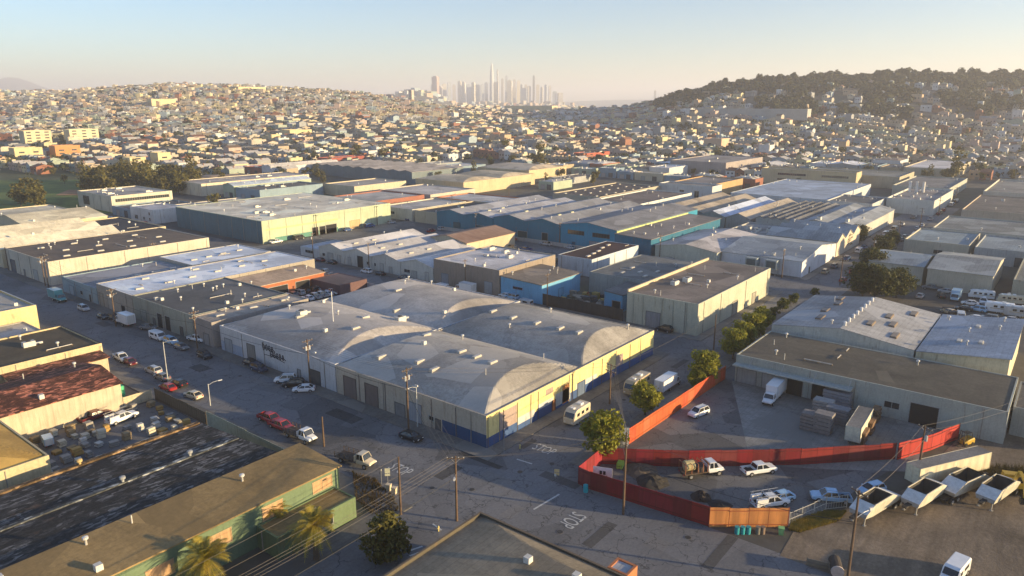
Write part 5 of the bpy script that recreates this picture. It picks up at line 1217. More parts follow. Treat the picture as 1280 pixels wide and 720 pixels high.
for px, top, w in ((556,105,5),(562,103,4),(568,107,4),(575,101,4),(580,102,4),(586,106,5),(592,104,4),(597,107,6),(603,105,4),(608,103,4),(628,98,3),(633,95,3),(637,101,6),(643,100,3),(648,102,4),(652,106,3),(657,105,3),(661,107,4),(672,106,4),(677,108,3),(682,107,3),(687,107,3),(550,108,6),(693,114,5),(700,116,6),(541,106,3),(533,112,3),(590,110,8),(620,104,6),(640,108,10),(655,110,8),(818,114,2.5)):
    tower(px, top+twr.uniform(-1,1), w, f=twr.uniform(5200, 5900))
# ============================================================= near trees
TG = 'street trees beside the red fence'
tm = mk_tree(3, 7.6, 3.7, 4200, .3, (.17,.21,.02), 2.0)
for px, py, s, l in ((752, 574, 1.12, 'bright green street tree at the near end of the red fence'), (806, 519, .85, 'round street tree between the beige motorhome and the fence'), (870, 487, .55, 'smallest young street tree leaning over the red fence'),
                     (879, 481, 1.0, 'pale green street tree behind the white box truck'), (916, 449, .98, 'street tree second farthest along the red fence'), (940, 428, 1.0, 'street tree at the far end of the red fence by the depot'), (928, 436, .9, 'street tree squeezed between the two far ones by the fence'), (953, 412, .8, 'small street tree beyond the depot corner')):
    x, y = g(px, py); place('tree_a', tm, l, 'tree', x, y, gz(x, y), s*9, TG, None, s)
tm2 = mk_tree(9, 6.2, 3.9, 3200, .3, (.09,.1,.02), 1.2)
x, y = g(485, 700); place('tree_b', tm2, 'olive-brown bushy tree on the pavement at the bottom edge', 'tree', x, y, gz(x, y), 0, None, None, .98)
tm3 = mk_tree(14, 11.5, 6.4, 5200, .42, (.045,.062,.018), 2.0)
GRV = 'grove of dark trees at the right-hand crossroads'
for px, py, s, l in ((1078, 372, 1.0, 'largest dark tree of the grove at the crossroads'), (1094, 374, .95, 'dark tree right of the largest one in the grove'), (1120, 372, .85, 'brownish tree at the right side of the grove'), (1088, 345, .9, 'tall tree at the back of the grove'), (1104, 320, .75, 'greener tree behind the grove by the white truck'), (1074, 303, .7, 'small tree across from the grove by the lit walls'), (1050, 312, .7, 'small dark tree in front of the grey-roofed workshop'), (1115, 308, .6, 'low tree between the grove and the white truck')):
    x, y = g(px, py); place('tree_c', tm3, l, 'tree', x, y, gz(x, y), s*11, GRV, None, s)
tm4 = mk_tree(19, 3.2, 2.2, 1300, .24, (.07,.1,.02), .7)
for px, py, s, l in ((978, 388, 1.1, 'low bright bush at the corner of the wide warehouse'), (992, 380, 1.0, 'low bush farther along beside the wide warehouse'), (968, 396, .9, 'nearest low bush beside the wide warehouse'), (1018, 370, .8, 'lone low bush on the far pavement'), (96, 345, 1.0, 'round dark bush on the wall between cream hall and teal-grey building'), (138, 336, .8, 'smaller dark bush along the cream hall wall'), (253, 312, .9, 'flat dark bush at the far corner of the cream hall')):
    x, y = g(px, py); place('bush', tm4, l, 'bush', x, y, gz(x, y), s*7, 'bushes', None, s)
pm = mk_palm(2, 4.6)
for px, py, s, l in ((396, 700, 1.1, 'sunlit palm tree between the green annex and the lower edge'), (262, 745, 1.15, 'palm tree with golden fronds at the bottom edge'), (345, 668, .8, 'shaded bluish palm tree against the sea-green wall')):
    x, y = g(px, py); place('palm', pm, l, 'palm tree', x, y, gz(x, y), s*5, 'palms by the sea-green building', None, s)
# weeds along the trailers, grass bank, dry verge plants
def tuft(name, poly, n, hgt, col, label, seed):
    rnd = random.Random(seed); m = MB(); lf = M('leaf', col, .8); xs = [p[0] for p in poly]; ys = [p[1] for p in poly]
    def inside(x, y):
        c = False
        for (a, b_), (c_, d) in zip(poly, poly[1:]+poly[:1]):
            if (b_ > y) != (d > y) and x < (c_-a)*(y-b_)/(d-b_)+a: c = not c
        return c
    k = 0
    while k < n:
        x, y = rnd.uniform(min(xs), max(xs)), rnd.uniform(min(ys), max(ys))
        if not inside(x, y): continue
        for j in range(6):
            a = rnd.uniform(0, 6.28); h = hgt*rnd.uniform(.4, 1.2); d = Vector((math.cos(a), math.sin(a), 0))
            m.face([(x-d.y*.05, y+d.x*.05, 0), (x+d.y*.05, y-d.x*.05, 0), (x+d.x*h*.4, y+d.y*h*.4, h)], lf)
        k += 1
    tag(m.build(name), label, 'weeds' if 'weed' in name else 'grass', None, 'stuff')
tuft('grass', [g(986,663), g(1000,666), g(1048,652), g(1058,640), g(1030,640), g(990,652)], 2600, .45, (.2,.19,.04), 'yellow-green grass strip between the slatted fence and the dump trailers', 1)
tuft('weeds', [g(440,590), g(470,600), g(492,622), g(500,640), g(465,645), g(445,625)], 900, .5, (.08,.07,.03), 'dry weeds on the verge at the end of the sea-green building', 2)
tuft('weeds', [g(1215,600), g(1240,585), g(1300,590), g(1290,625), g(1240,612)], 900, 1.3, (.06,.06,.02), 'tall weeds around the yellow excavator at the right edge', 3)
# sports field
def draped(name, quad, n, dz, m):
    vs = []; fs = []
    for i in range(n+1):
        for j in range(n+1):
            a, b_ = i/n, j/n; p = [quad[0][k]*(1-a)*(1-b_)+quad[1][k]*a*(1-b_)+quad[2][k]*a*b_+quad[3][k]*(1-a)*b_ for k in (0, 1)]
            vs.append((p[0], p[1], terr(*p)+dz))
    for i in range(n):
        for j in range(n): fs.append((i*(n+1)+j, (i+1)*(n+1)+j, (i+1)*(n+1)+j+1, i*(n+1)+j+1))
    mb = MB(); mb.mesh(vs, fs, m); mb.build(name, kind='structure')
draped('sports_field', [at(-60, 372), at(128, 392), at(250, 560), at(-60, 560)], 24, .12, M('dirt', (.1,.15,.025), .95))
draped('infield_dirt', [at(52, 470), at(112, 470), at(120, 500), at(70, 500)], 8, .2, M('dirt', (.36,.2,.1), .95))
draped('park_lawn', [at(-60, 560), at(250, 560), at(250, 860), at(-60, 860)], 24, .1, M('dirt', (.06,.075,.03), .95))
# ============================================================= fences
RED = [RB(c, f=5.2) for c in ((.24,.014,.02),(.19,.018,.022),(.28,.025,.022),(.22,.04,.038),(.25,.02,.03))]; ORR = [RB(c, f=5.2) for c in ((.46,.1,.03),(.4,.12,.05),(.5,.08,.03))]; DK = M('plain', (.16,.02,.02)); DG = M('plain', (.05,.05,.055), .7)
def fence(name, label, pts, h, mat, post, step=2.6, th=.08, top=.04, group=None, rail=True, mesh=False):
    r = empty(name, label, 'fence', (pts[0][0], pts[0][1], 0), 0, group); ox, oy = pts[0]; rnd = random.Random(len(label))
    for (a, b_), (c, d) in zip(pts, pts[1:]):
        L_ = math.dist((a,b_),(c,d)); n = max(1, round(L_/step)); ux, uy = (c-a)/L_, (d-b_)/L_
        for i in range(n):
            s0, s1 = L_*i/n, L_*(i+1)/n; m = MB(); hh = h+rnd.uniform(-.08, .08); mid = ((s0+s1)/2); x, y = a-ox+ux*mid, b_-oy+uy*mid
            if mesh:
                k = 0
                while k < 9:
                    m.bar((x-ux*(s1-s0)/2*(1-2*k/8.), y-uy*(s1-s0)/2*(1-2*k/8.), .1), (x-ux*(s1-s0)/2*(1-2*k/8.), y-uy*(s1-s0)/2*(1-2*k/8.), hh), .03, mat); k += 1
                for z in (.1, hh*.5, hh): m.bar((x-ux*(s1-s0)/2, y-uy*(s1-s0)/2, z), (x+ux*(s1-s0)/2, y+uy*(s1-s0)/2, z), .05, mat)
            else:
                m.obox((x, y, hh/2+.04), (ux*(s1-s0-.06)/2, uy*(s1-s0-.06)/2, 0), (-uy*th/2, ux*th/2, 0), (0, 0, hh/2), rnd.choice(mat) if isinstance(mat, list) else mat)
                if rail:
                    for z in (.5, hh-.35): m.obox((x+uy*.1, y-ux*.1, z), (ux*(s1-s0)/2, uy*(s1-s0)/2, 0), (-uy*.03, ux*.03, 0), (0,0,.05), post)
            m.build('panel', r)
            m = MB(); m.tube([(a-ox+ux*s0, b_-oy+uy*s0, 0), (a-ox+ux*s0, b_-oy+uy*s0, h+.15)], .06, post, 6); m.build('post', r)
        m = MB(); m.tube([(c-ox, d-oy, 0), (c-ox, d-oy, h+.15)], .07, post, 6); m.build('post', r)
    return r
P_ = lambda px, py: g(px, py)
fence('fence', 'long orange-red board fence along the tree-lined side street', [P_(785,556), (144.5,54.6)], 3.0, ORR, M('plain', (.35,.08,.02)))
fence('gate', 'dark grey corrugated gate between the street tree and the white notice board', [P_(752,563), P_(781,557.5)], 3.0, RB((.075,.078,.085), f=6.), DG, 2.4)
fence('fence', 'straight red fence dividing the two yards behind the white trucks', [P_(751,580), P_(860,584), P_(1000,581), P_(1118,574)], 2.9, RED, DK)
fence('fence', 'red fence panels in sunlight by the long white trailer', [P_(1121,575), P_(1163,563), P_(1197,549)], 3.0, RB((.45,.04,.03), f=2.6), DK)  # sunlight put into these panels as a brighter red
fence('fence', 'red street fence running from the corner notice board to the slatted part', [P_(752,580), P_(723,605), P_(738,612), P_(886,658)], 3.0, RED, DK)
fence('fence', 'orange-brown slatted fence section above the teal cans', [P_(886,659), P_(984,659)], 3.0, RB((.6,.25,.08), f=16.), M('plain', (.35,.1,.04)), 3.0)
fence('fence', 'thin wire fence panels between the slatted fence and the trailers', [P_(986,657), P_(1032,637), P_(1058,634)], 2.0, M('plain', (.5,.48,.42)), M('plain', (.5,.48,.42)), 2.6, mesh=True)
fence('fence', 'dark plank fence around the junk yard by the street', [(62.6,140.4),(62.6,121)], 2.6, RB((.12,.1,.07), f=8.), M('plain', (.1,.08,.06)), 3.2)
fence('fence', 'low cream wall panels at the back of the junk yard', [(56.8,141.2),(62.3,141.2)], 2.2, W_((.5,.42,.28)), W_((.45,.4,.3)), 3.)
fence('fence', 'grey-green parapet wall at the end of the dark corrugated roof', [(62.2,120),(62.2,94.5)], 3.2, W_((.3,.33,.26)), W_((.3,.33,.26)), 12.)
fence('fence', 'dark board fence across the scrap courtyard', [(168.6,93.5),(168.6,104),(168.6,120.6)], 3.4, RB((.055,.045,.04), f=5.), DG, 3.)
fence('fence', 'light concrete wall along the back of the car lot', [(149,158.3),(149,199)], 2.2, W_((.5,.5,.5)), W_((.5,.5,.5)), 6.)
fence('fence', 'broken concrete kerb wall in the dirt by the leaning tank', [P_(1008,706), P_(1035,712), P_(1052,722)], 1.0, W_((.25,.22,.17)), W_((.2,.18,.15)), 3.)
fence('fence', 'grey wall along the parking strip behind the brown shed', [(236,146),(246,146),(246,236)], 1.6, W_((.4,.38,.35)), W_((.4,.38,.35)), 8.)
# signs
r = empty('notice_board', 'white notice board with two black squares on the red corner fence', 'sign', (*P_(753,606), 0), R_(-8))
m = MB(); m.box(-1.5,-.2,1.3,1.5,-.14,3.1,M('plain', (.62,.64,.66))); m.build('board', r)
for x in (-.28, .28): m = MB(); m.box(x-.2,-.24,1.9,x+.2,-.205,2.5,M('plain', (.02,.02,.02))); m.build('black_square', r)
r.rotation_euler.z = R_(-70)
r = empty('notice_board', 'tall blank white board at the end of the orange fence', 'sign', (*P_(782,558), 0), R_(-60)); m = MB(); m.box(-.55,-.2,.4,.55,-.12,3.6,M('plain', (.7,.7,.68))); m.build('board', r)
def sign(px, py, h, label, col=(.55,.52,.4), w=.55, face=-50, plates=((0, .75),)):
    r = empty('street_sign', label, 'street sign', (*P_(px, py), gz(*P_(px, py))), R_(face)); m = MB(); m.tube([(0,0,0),(0,0,h)], .045, RIM(), 6); m.build('post', r)
    for dz, hh in plates: m = MB(); m.box(-w/2,-.07,h-dz-hh,w/2,-.05,h-dz,M('plain', col)); m.build('plate', r)
    return r
sign(485,607,3.0,'pale octagonal sign on a thin post at the corner of the sea-green building', (.55,.55,.4), .8, -45, ((0,.8),(.9,.4)))
sign(477,605,2.6,'bare thin white post beside the pale octagonal sign', (.6,.6,.55), .1, 0, ((0,.3),))
sign(696,597,1.5,'small orange and white barricade sign standing in the roadway', (.65,.5,.25), .8, -60, ((0,.5),(.6,.45)))
sign(694,598,.8,'little white marker beside the barricade sign', (.65,.65,.62), .3, -60, ((0,.4),))
sign(630,566,6.5,'slim dark signpost against the blue painted base of the tan warehouse', (.2,.2,.2), .2, 0, ((1.5,.4),))
# ============================================================= vehicles (picture point, heading)
car('white' and 'box' or '', 'teal', 73, 376, -90, 'graffiti-covered teal and white box truck parked at the far left kerb')
car('suv', 'silver', 105, 388, -90, 'silver suv on the far left street ahead of the graffiti truck')
car('sedan', 'black', 129, 398, -90, 'black car beside the parked white box truck at far left')
car('suv', 'black', 143, 400, -90, 'black suv tucked behind the white box truck')
car('box', 'white', 156, 406, 90, 'white box truck seen from behind on the left street')
car('sedan', 'grey', 186, 412, -60, 'grey sedan parked askew before the open loading doors')
car('van', 'white', 198, 424, -88, 'white van leading two others along the left street')
car('suv', 'lightblue', 214, 429, -88, 'pale blue-white wagon just behind the white van')
car('sedan', 'grey', 227, 436, -88, 'low grey sedan behind the pale blue-white wagon')
car('pickup', 'white', 247, 427, -80, 'white pickup beside the utility pole at the grey-green warehouse')
car('suv', 'black', 256, 447, -92, 'black suv under the utility pole on the left street')
car('sedan', 'black', 314, 457, -90, 'black car by the pale blue wall, farther one of two')
car('suv', 'darkblue', 324, 464, -90, 'dark blue suv by the pale blue wall, nearer one of two')
car('suv', 'white', 357, 478, 135, 'white suv at the left end of three cars by the lettered wall')
car('suv', 'black', 367, 483, 135, 'black suv between two white cars by the lettered wall')
car('sedan', 'white', 380, 489, 135, 'white sedan at the right end of three cars by the lettered wall')
car('pickup', 'white', 152, 450, -95, 'white pickup by the light shopfront of the rusty roofed shed')
car('sedan', 'maroon', 163, 455, -95, 'maroon car in front of the white pickup by the rusty roofed shed')
car('suv', 'silver', 192, 466, 92, 'silver suv on the street beside the junk yard')
car('sedan', 'grey', 203, 474, 92, 'dark grey car behind the silver suv at the junk yard')
car('sedan', 'black', 224, 482, 92, 'black car at the foot of the tall street lamp')
car('sedan', 'red', 210, 487, 92, 'bright red car half hidden by the plank fence')
car('sedan', 'cream', 242, 497, 95, 'sunlit cream car at the corner of the junk yard wall')  # silver car, its yellow sunlight put into the paint colour
car('pickup', 'maroon', 119, 524, 5, 'dark red pickup inside the junk yard')
car('workpickup', 'white', 153, 526, 8, 'white work pickup with ladder rack inside the junk yard')
car('sedan', 'white', 117, 513, 5, 'white car behind the dark red pickup')
car('boxs', 'lightblue', 60, 556, 80, 'little blue-white truck at the left end of the junk yard', scale=.6)
car('pickup', 'red', 338, 527, -88, 'red pickup parked by the dark roof, farther one of two')
car('pickup', (.38,.03,.03), 352, 536, -88, 'brighter red pickup parked by the dark roof, nearer one of two')
car('stake', 'white', 374, 548, -88, 'white cab stake truck parked behind the red pickups')
car('stake', 'cream', 443, 579, -80, 'cream-white stake truck at the street corner by the sea-green building')
car('sedan', 'black', 514, 549, -85, 'black car below the tan warehouse at the corner utility pole')
car('camper', 'cream', 721, 526, 182, 'cream camper van with cluttered roof by the painted wall')
car('rv', 'tan', 796, 488, 182, 'beige motorhome parked between the painted wall and the trees')
car('boxl', 'white', 838, 484, 0, 'white box truck parked beside the tree-lined fence', scale=.85)
car('suv', 'white', 873, 519, 165, 'white suv parked alone in the fenced yard')
car('boxl', 'white', 965, 501, 182, 'white box truck backed up to the loading bays', scale=.95)
car('load', 'white', 874, 594, -37, 'white flatbed truck loaded with a tank and rusty frames')
car('pickup', 'white', 948, 591, -37, 'white crew pickup next to the red dividing fence')
car('workpickup', 'white', 962, 632, -37, 'white pickup heaped with scrap behind the slatted fence')
car('sedan', 'lightblue', 975, 626, 150, 'pale blue car behind the scrap-laden pickup')  # white car; the blue cast of shade is put into its paint
car('pickup', 'lightblue', 1038, 626, 118, 'pale blue pickup with open bed near the thin wire fence')  # a white pickup with the shade's blue tint painted onto its body
car('wagon', 'lightblue', 1089, 615, 150, 'pale blue wagon with dark roof window beside the dump trailers')  # white wagon coloured with the blue of its shade
TGp = 'bottom-dump trailers parked in the dirt'
for px, py, h, l in ((1087, 645, -16, 'dump trailer nearest the tall utility pole'), (1150, 632, -16, 'dump trailer second from the tall utility pole'), (1209, 613, 158, 'grey-ended dump trailer turned away behind the others'), (1242, 627, -16, 'dump trailer at the right edge of the picture')):
    car('hopper', None or 'white', px, py, h, l, TGp, scale=(1.18,1.08,.95))
r = place('longtrailer', mk_container(15.5, 2.8, (.62,.56,.4)), 'very long white box trailer with dark roof beside the dump trailers', 'trailer', *((lambda a, b_: ((a[0]+b_[0])/2, (a[1]+b_[1])/2))(g(1132,608), g(1232,590))), .03, math.atan2(g(1240,588)[1]-g(1145,612)[1], g(1240,588)[0]-g(1145,612)[0]))
place('ctrailer', mk_container(10.5, 2.7, (.6,.57,.45)), 'white shipping trailer with yellow lit side by the timber racks', 'trailer', *g(1072,545), .03, R_(2))
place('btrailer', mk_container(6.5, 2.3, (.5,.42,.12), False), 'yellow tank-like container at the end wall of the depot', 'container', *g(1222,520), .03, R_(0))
car('pickup', 'silver', 1253, 531, 180, 'silver pickup facing the depot at the right edge')
car('van', 'white', 1192, 722, 170, 'white van at the very bottom edge on the right')
place('bcab', mk_container(2.6, 1.9, (.4,.5,.6), False), 'pale blue equipment box behind the white van at the bottom edge', 'container', *g(1176,712), .03, R_(0)) if 0 else None
GV = 'vehicles in the lot beyond the wide low warehouse'
car('boxl', 'white', 1210, 352, 180, 'white box truck with cargo box catching the sun', scale=.9); car('box', 'white', 1171, 350, 180, 'white box truck beside the grey-beige shed')
car('boxs', 'lightblue', 1194, 375, 180, 'small pale blue kiosk-like truck in the right-hand lot'); car('rv', 'white', 1226, 373, 100, 'long white and blue motorhome in the right-hand lot', scale=.85); car('rv', 'cream', 1262, 379, 100, 'cream motorhome at the right end of the lot', scale=.85)
car('sedan', 'white', 1212, 381, 100, 'white sedan in front of the long motorhome'); car('suv', 'white', 1229, 379, 180, 'white suv between motorhome and sedan'); car('caravan', 'white', 1248, 391, 95, 'white caravan nearest the blue roof edge'); car('caravan', 'silver', 1272, 396, 95, 'silver caravan at the right edge')
car('pickup', 'grey', 1165, 362, 90, 'grey pickup under the brownish grove tree'); car('van', 'white', 1143, 298, 180, 'white van on the street beyond the grove', scale=1.15)
for i, (px, py, k, c, h) in enumerate(((1182,366,'sedan','silver',90),(1176,372,'suv','black',20),(1204,388,'sedan','black',100),(1222,389,'suv','lightblue',80),(1238,383,'sedan','grey',100),(1256,386,'pickup','white',95),(1270,388,'sedan','red',90),(1200,398,'van','silver',10),(1218,400,'sedan','white',100),(1236,400,'suv','grey',90),(1150,372,'sedan','silver',0),(1272,372,'van','white',100),(1186,392,'sedan','tan',60),(1262,402,'sedan','silver',95))):
    car(k, c, px, py, h, '%s %s crammed among the motorhomes of the right-hand lot' % ({'lightblue': 'pale blue'}.get(c, c), VK[k][1]), 'cars crammed into the right-hand lot')
rc_ = random.Random(31)
for i in range(11):
    x, y = 122+2.35*i, 196.5-((i*7) % 3)*.3
    car(rc_.choice(('sedan','suv','pickup')), c := rc_.choice(('white','silver','blue','black','lightblue')), 0, 0, 90, '%s vehicle in the packed row of the warehouse car lot' % {'lightblue': 'pale blue'}.get(c, c), 'cars packed in the warehouse lot', xy=(122+2.35*i, 180))
for i in range(9): car(rc_.choice(('sedan','suv')), c := rc_.choice(('white','silver','black','grey','red')), 0, 0, 92, '%s car in the second row of the warehouse car lot' % c, 'cars packed in the warehouse lot', xy=(124+2.4*i, 187.5))
for px, py, k, c, l in ((475, 344, 'sedan', 'black', 'black car on the cross street by the white workshops'), (458, 341, 'suv', 'white', 'white suv on the cross street by the white workshops'), (415, 330, 'sedan', 'black', 'black car near the start of the white workshops'), (505, 350, 'suv', 'darkblue', 'dark blue suv parked by the workshop windows'), (400, 327, 'sedan', 'maroon', 'maroon car near the low white annex'),
     (551, 362, 'van', 'white', 'white van with pale roof behind the lettered warehouse'), (580, 366, 'box', 'white', 'white box truck before the taupe warehouse'), (632, 372, 'sedan', 'white', 'white car by the sky blue workshop'), (640, 374, 'suv', 'lightblue', 'pale blue suv by the sky blue workshop'), (830, 415, 'suv', 'black', 'black suv at the far corner of the tan warehouse'), (655, 382, 'van', 'silver', 'silver van parked along the dark board fence')):
    car(k, c, px, py, 90, l)
for i in range(12):
    y = 80+12.3*i+rc_.uniform(-2, 2)
    if 74 < y < 228 and rc_.random() < .6: c = rc_.choice(('white','silver','black','grey')); car(rc_.choice(('sedan','suv','pickup')), c, 0, 0, 90, '%s vehicle parked along the far kerb behind the tan warehouse' % c, 'cars parked along the second street', xy=(154.2, y))
for i in range(26):
    y = 76+rc_.uniform(5.5, 6.6)*i; c = rc_.choice(('white','silver','black','grey','blue','red','tan'))
    if 231 > y and rc_.random() < .75: car(rc_.choice(('sedan','suv','van','pickup')), c, 0, 0, 90, '%s vehicle parked along the street before the teal factory' % c, 'cars parked before the teal factory', xy=(244.6 if i % 2 else 230.5, y))
for i in range(40):
    x = 232+rc_.uniform(7, 8)*i; c = rc_.choice(('white','silver','black','grey','blue','red','tan','white'))
    if 250 < x < 520 and rc_.random() < .8: car(rc_.choice(('sedan','suv','van','pickup')), c, 0, 0, 0, '%s vehicle parked along the right-hand street' % c, 'cars parked along the right-hand street', xy=(x, 58.2 if i % 2 else 66.4))
for i in range(30):
    x = 172+rc_.uniform(5.5, 7)*i; c = rc_.choice(('white','silver','black','grey','blue','red','white'))
    if rc_.random() < .8: car(rc_.choice(('sedan','suv','van','pickup')), c, 0, 0, 0, '%s vehicle parked along the street before the pale green warehouse' % c, 'cars parked before the pale green warehouse', xy=(x, 267.4 if i % 2 else 234.5))
for i in range(16):
    c = rc_.choice(('white','silver','black','grey','red')); car(rc_.choice(('sedan','suv','van')), c, 0, 0, 0, '%s vehicle in the lot left of the pale green warehouse' % c, 'cars in the lot near the office block', xy=(158+rc_.uniform(0, 1)+(i % 2)*6, 345+i*4.2))
# excavator and forklift
YL = M('plain', (.5,.32,.03), .5); KK = M('plain', (.04,.04,.04), .7)
r = empty('excavator', 'yellow excavator with raised arm among weeds at the right edge', 'excavator', (*g(1264,612), .03), R_(200))
for s in (-1, 1):
    m = MB(); m.prism([(-1.8,s*1.2-.25),(1.8,s*1.2-.25),(1.8,s*1.2+.25),(-1.8,s*1.2+.25)], .1, .9, KK); m.build('track', r)
m = MB(); m.box(-1.6,-1.2,1.0,1.5,1.2,1.9,YL); m.box(-1.7,-1.1,1.9,-.4,1.1,2.3,YL); m.build('body', r)
m = MB(); m.box(.2,.1,1.9,1.4,1.15,2.9,GL()); m.box(.15,.05,2.9,1.45,1.2,3.0,YL); m.build('cab', r)
m = MB(); m.bar((1.2,-.4,1.8),(3.2,-.4,4.6),.45,YL,.3); m.bar((3.2,-.4,4.6),(5.4,-.4,4.2),.4,YL,.3); m.bar((5.4,-.4,4.3),(6.4,-.4,2.0),.32,YL,.25); m.build('arm', r)
m = MB(); m.mesh([(6.1,-.9,2.1),(6.9,-.9,2.0),(6.6,-.9,1.0),(5.8,-.9,1.2),(6.1,.1,2.1),(6.9,.1,2.0),(6.6,.1,1.0),(5.8,.1,1.2)], [(0,1,2,3),(7,6,5,4),(0,3,7,4),(3,2,6,7),(2,1,5,6)], KK); m.build('bucket', r)
r = empty('forklift', 'yellow forklift standing by the sunlit red fence panels', 'forklift', (*g(1206,556), .03), R_(150), None)
m = MB(); loft(m, [(-1.5,.4,1.2,.65,.55),(-1.3,.3,1.4,.7,.6),(.2,.3,1.1,.7,.6),(.9,.3,.8,.65,.55)], YL); m.build('body', r)
m = MB()
for x, y in ((-.9,-.55),(-.9,.55),(.5,-.55),(.5,.55)): m.bar((x,y,1.1),(x*.8,y*.9,2.3),.08,KK)
m.box(-.8,-.55,2.3,.5,.55,2.36,KK); m.build('overhead_guard', r)
m = MB(); m.box(.95,-.45,.1,1.05,-.35,2.8,KK); m.box(.95,.35,.1,1.05,.45,2.8,KK); m.bar((1.0,-.4,2.7),(1.0,.4,2.7),.1,KK); m.bar((1.0,-.4,1.2),(1.0,.4,1.2),.1,KK); m.build('mast', r)
m = MB(); m.box(1.05,-.35,.1,2.2,-.22,.16,KK); m.box(1.05,.22,.1,2.2,.35,.16,KK); m.build('fork', r)
for x in (-.9,.6):
    for y in (-.62,.62): wheel(r, x, y, .34, .22, False)
# bins, barrels, stacks, yard clutter
def mk_bin(col, barrel=False):
    def f():
        r = vroot('bin'); m = MB(); c = M('obj', (1,1,1), .5)
        if barrel: m.tube([(0,0,0),(0,0,.3),(0,0,.6),(0,0,.9)], [.29,.3,.3,.29], c, 12)
        else: m.mesh([(-.26,-.3,0),(.26,-.3,0),(.26,.3,0),(-.26,.3,0),(-.33,-.38,1),(.33,-.38,1),(.33,.38,1),(-.33,.38,1)], [(3,2,1,0),(4,5,6,7),(0,1,5,4),(1,2,6,5),(2,3,7,6),(3,0,4,7)], c)
        m.build('body', r); m = MB()
        if barrel: m.tube([(0,0,.9),(0,0,.94)], .31, c, 12)
        else: m.box(-.36,-.42,1.0,.36,.4,1.08,c)
        m.build('lid', r); return r
    return f
place('barrel', mk_bin(0, True), 'teal drum standing in the street by the red corner fence', 'drum', *g(732,615), .02, 0, None, (.03,.35,.4), 1.25)
for i, (px, c, l) in enumerate(((921, (.03,.3,.34), 'teal can at the left of the row below the slatted fence'), (928, (.03,.3,.34), 'teal can in the middle of the row below the slatted fence'), (935, (.03,.3,.34), 'teal can at the right of the three below the slatted fence'), (947, (.2,.19,.16), 'grey-brown can right of the teal ones'), (953, (.22,.16,.12), 'brown can farthest right below the slatted fence'))):
    place('barrel', None, l, 'drum', *g(px, 667), .02, 0, 'cans below the slatted fence', c, 1.15)
for px, py, c, l in ((486, 613, (.6,.5,.35), 'pale bin by the kerb below the octagonal sign'), (493, 617, (.6,.5,.35), 'second pale bin by the kerb near the utility pole'), (976, 668, (.25,.5,.2), 'green bin at the end of the slatted fence')): place('wbin', mk_bin(0), l, 'bin', *g(px, py), .02, R_(20), None, c)
def stack(name, label, cat, x, y, w, d, h, lay, col, rz=0, group=None, gap=.12, jit=.12):
    m = MB(); rnd = random.Random(int(x*7+y*3)); ph = h/lay; mt = M('plain', col)
    for k in range(lay):
        dx, dy = rnd.uniform(-jit, jit), rnd.uniform(-jit, jit); n = max(1, int(w/1.1))
        for i in range(n): m.box(-w/2+w*i/n+.04+dx, -d/2+dy, k*ph+gap*.9, -w/2+w*(i+1)/n-.04+dx, d/2+dy, (k+1)*ph, mt)
        m.box(-w/2+dx,-d/2+.1+dy,k*ph,w/2+dx,-d/2+.3+dy,k*ph+gap*.9,M('plain', mul(col,.5))); m.box(-w/2+dx,d/2-.3+dy,k*ph,w/2+dx,d/2-.1+dy,k*ph+gap*.9,M('plain', mul(col,.5)))
    o = m.build(name, None, (x, y, gz(x, y)+.03), rz); tag(o, label, cat, group); return o
GS = 'pallet stacks in the depot yard'
for px, py, w, d, h, l, c in ((1012, 536, 3, 2.4, 3.2, 'grey pallet stack at the left of the white shipping trailer', (.2,.18,.17)), (1028, 540, 3, 2.4, 3.8, 'taller grey pallet stack beside the white shipping trailer', (.22,.2,.19)), (1028, 518, 3.5, 2.4, 3.0, 'pallet stack with white wrap farther back', (.3,.29,.28)), (1046, 508, 5, 2.5, 3.4, 'large wrapped stack next to the canopy', (.24,.24,.26)), (1046, 528, 4, 2.2, 3.0, 'low mixed pallet stack in the depot yard', (.2,.2,.21)),
                            (1180, 533, 4, 2.4, 3.2, 'wrapped grey stack in front of the open depot door', (.3,.3,.31))):
    x, y = g(px, py); stack('pallet_stack', l, 'pallet stack', x, y, d, w, h, 5, c, 0, GS)
for i, (px, py) in enumerate(((1078, 553), (1087, 540), (1094, 525))):
    x, y = g(px, py); stack('timber_rack', ('nearest', 'middle', 'farthest')[i]+' brown timber rack beside the white shipping trailer', 'timber rack', x, y, 3.2, 1.2, 2.4, 6, (.2,.12,.07), 0, 'timber racks')
jr = random.Random(77); names = {'crate': (.25,.2,.14), 'pallet_stack': (.28,.22,.15), 'tarp_bundle': (.04,.3,.3)}
JY = []
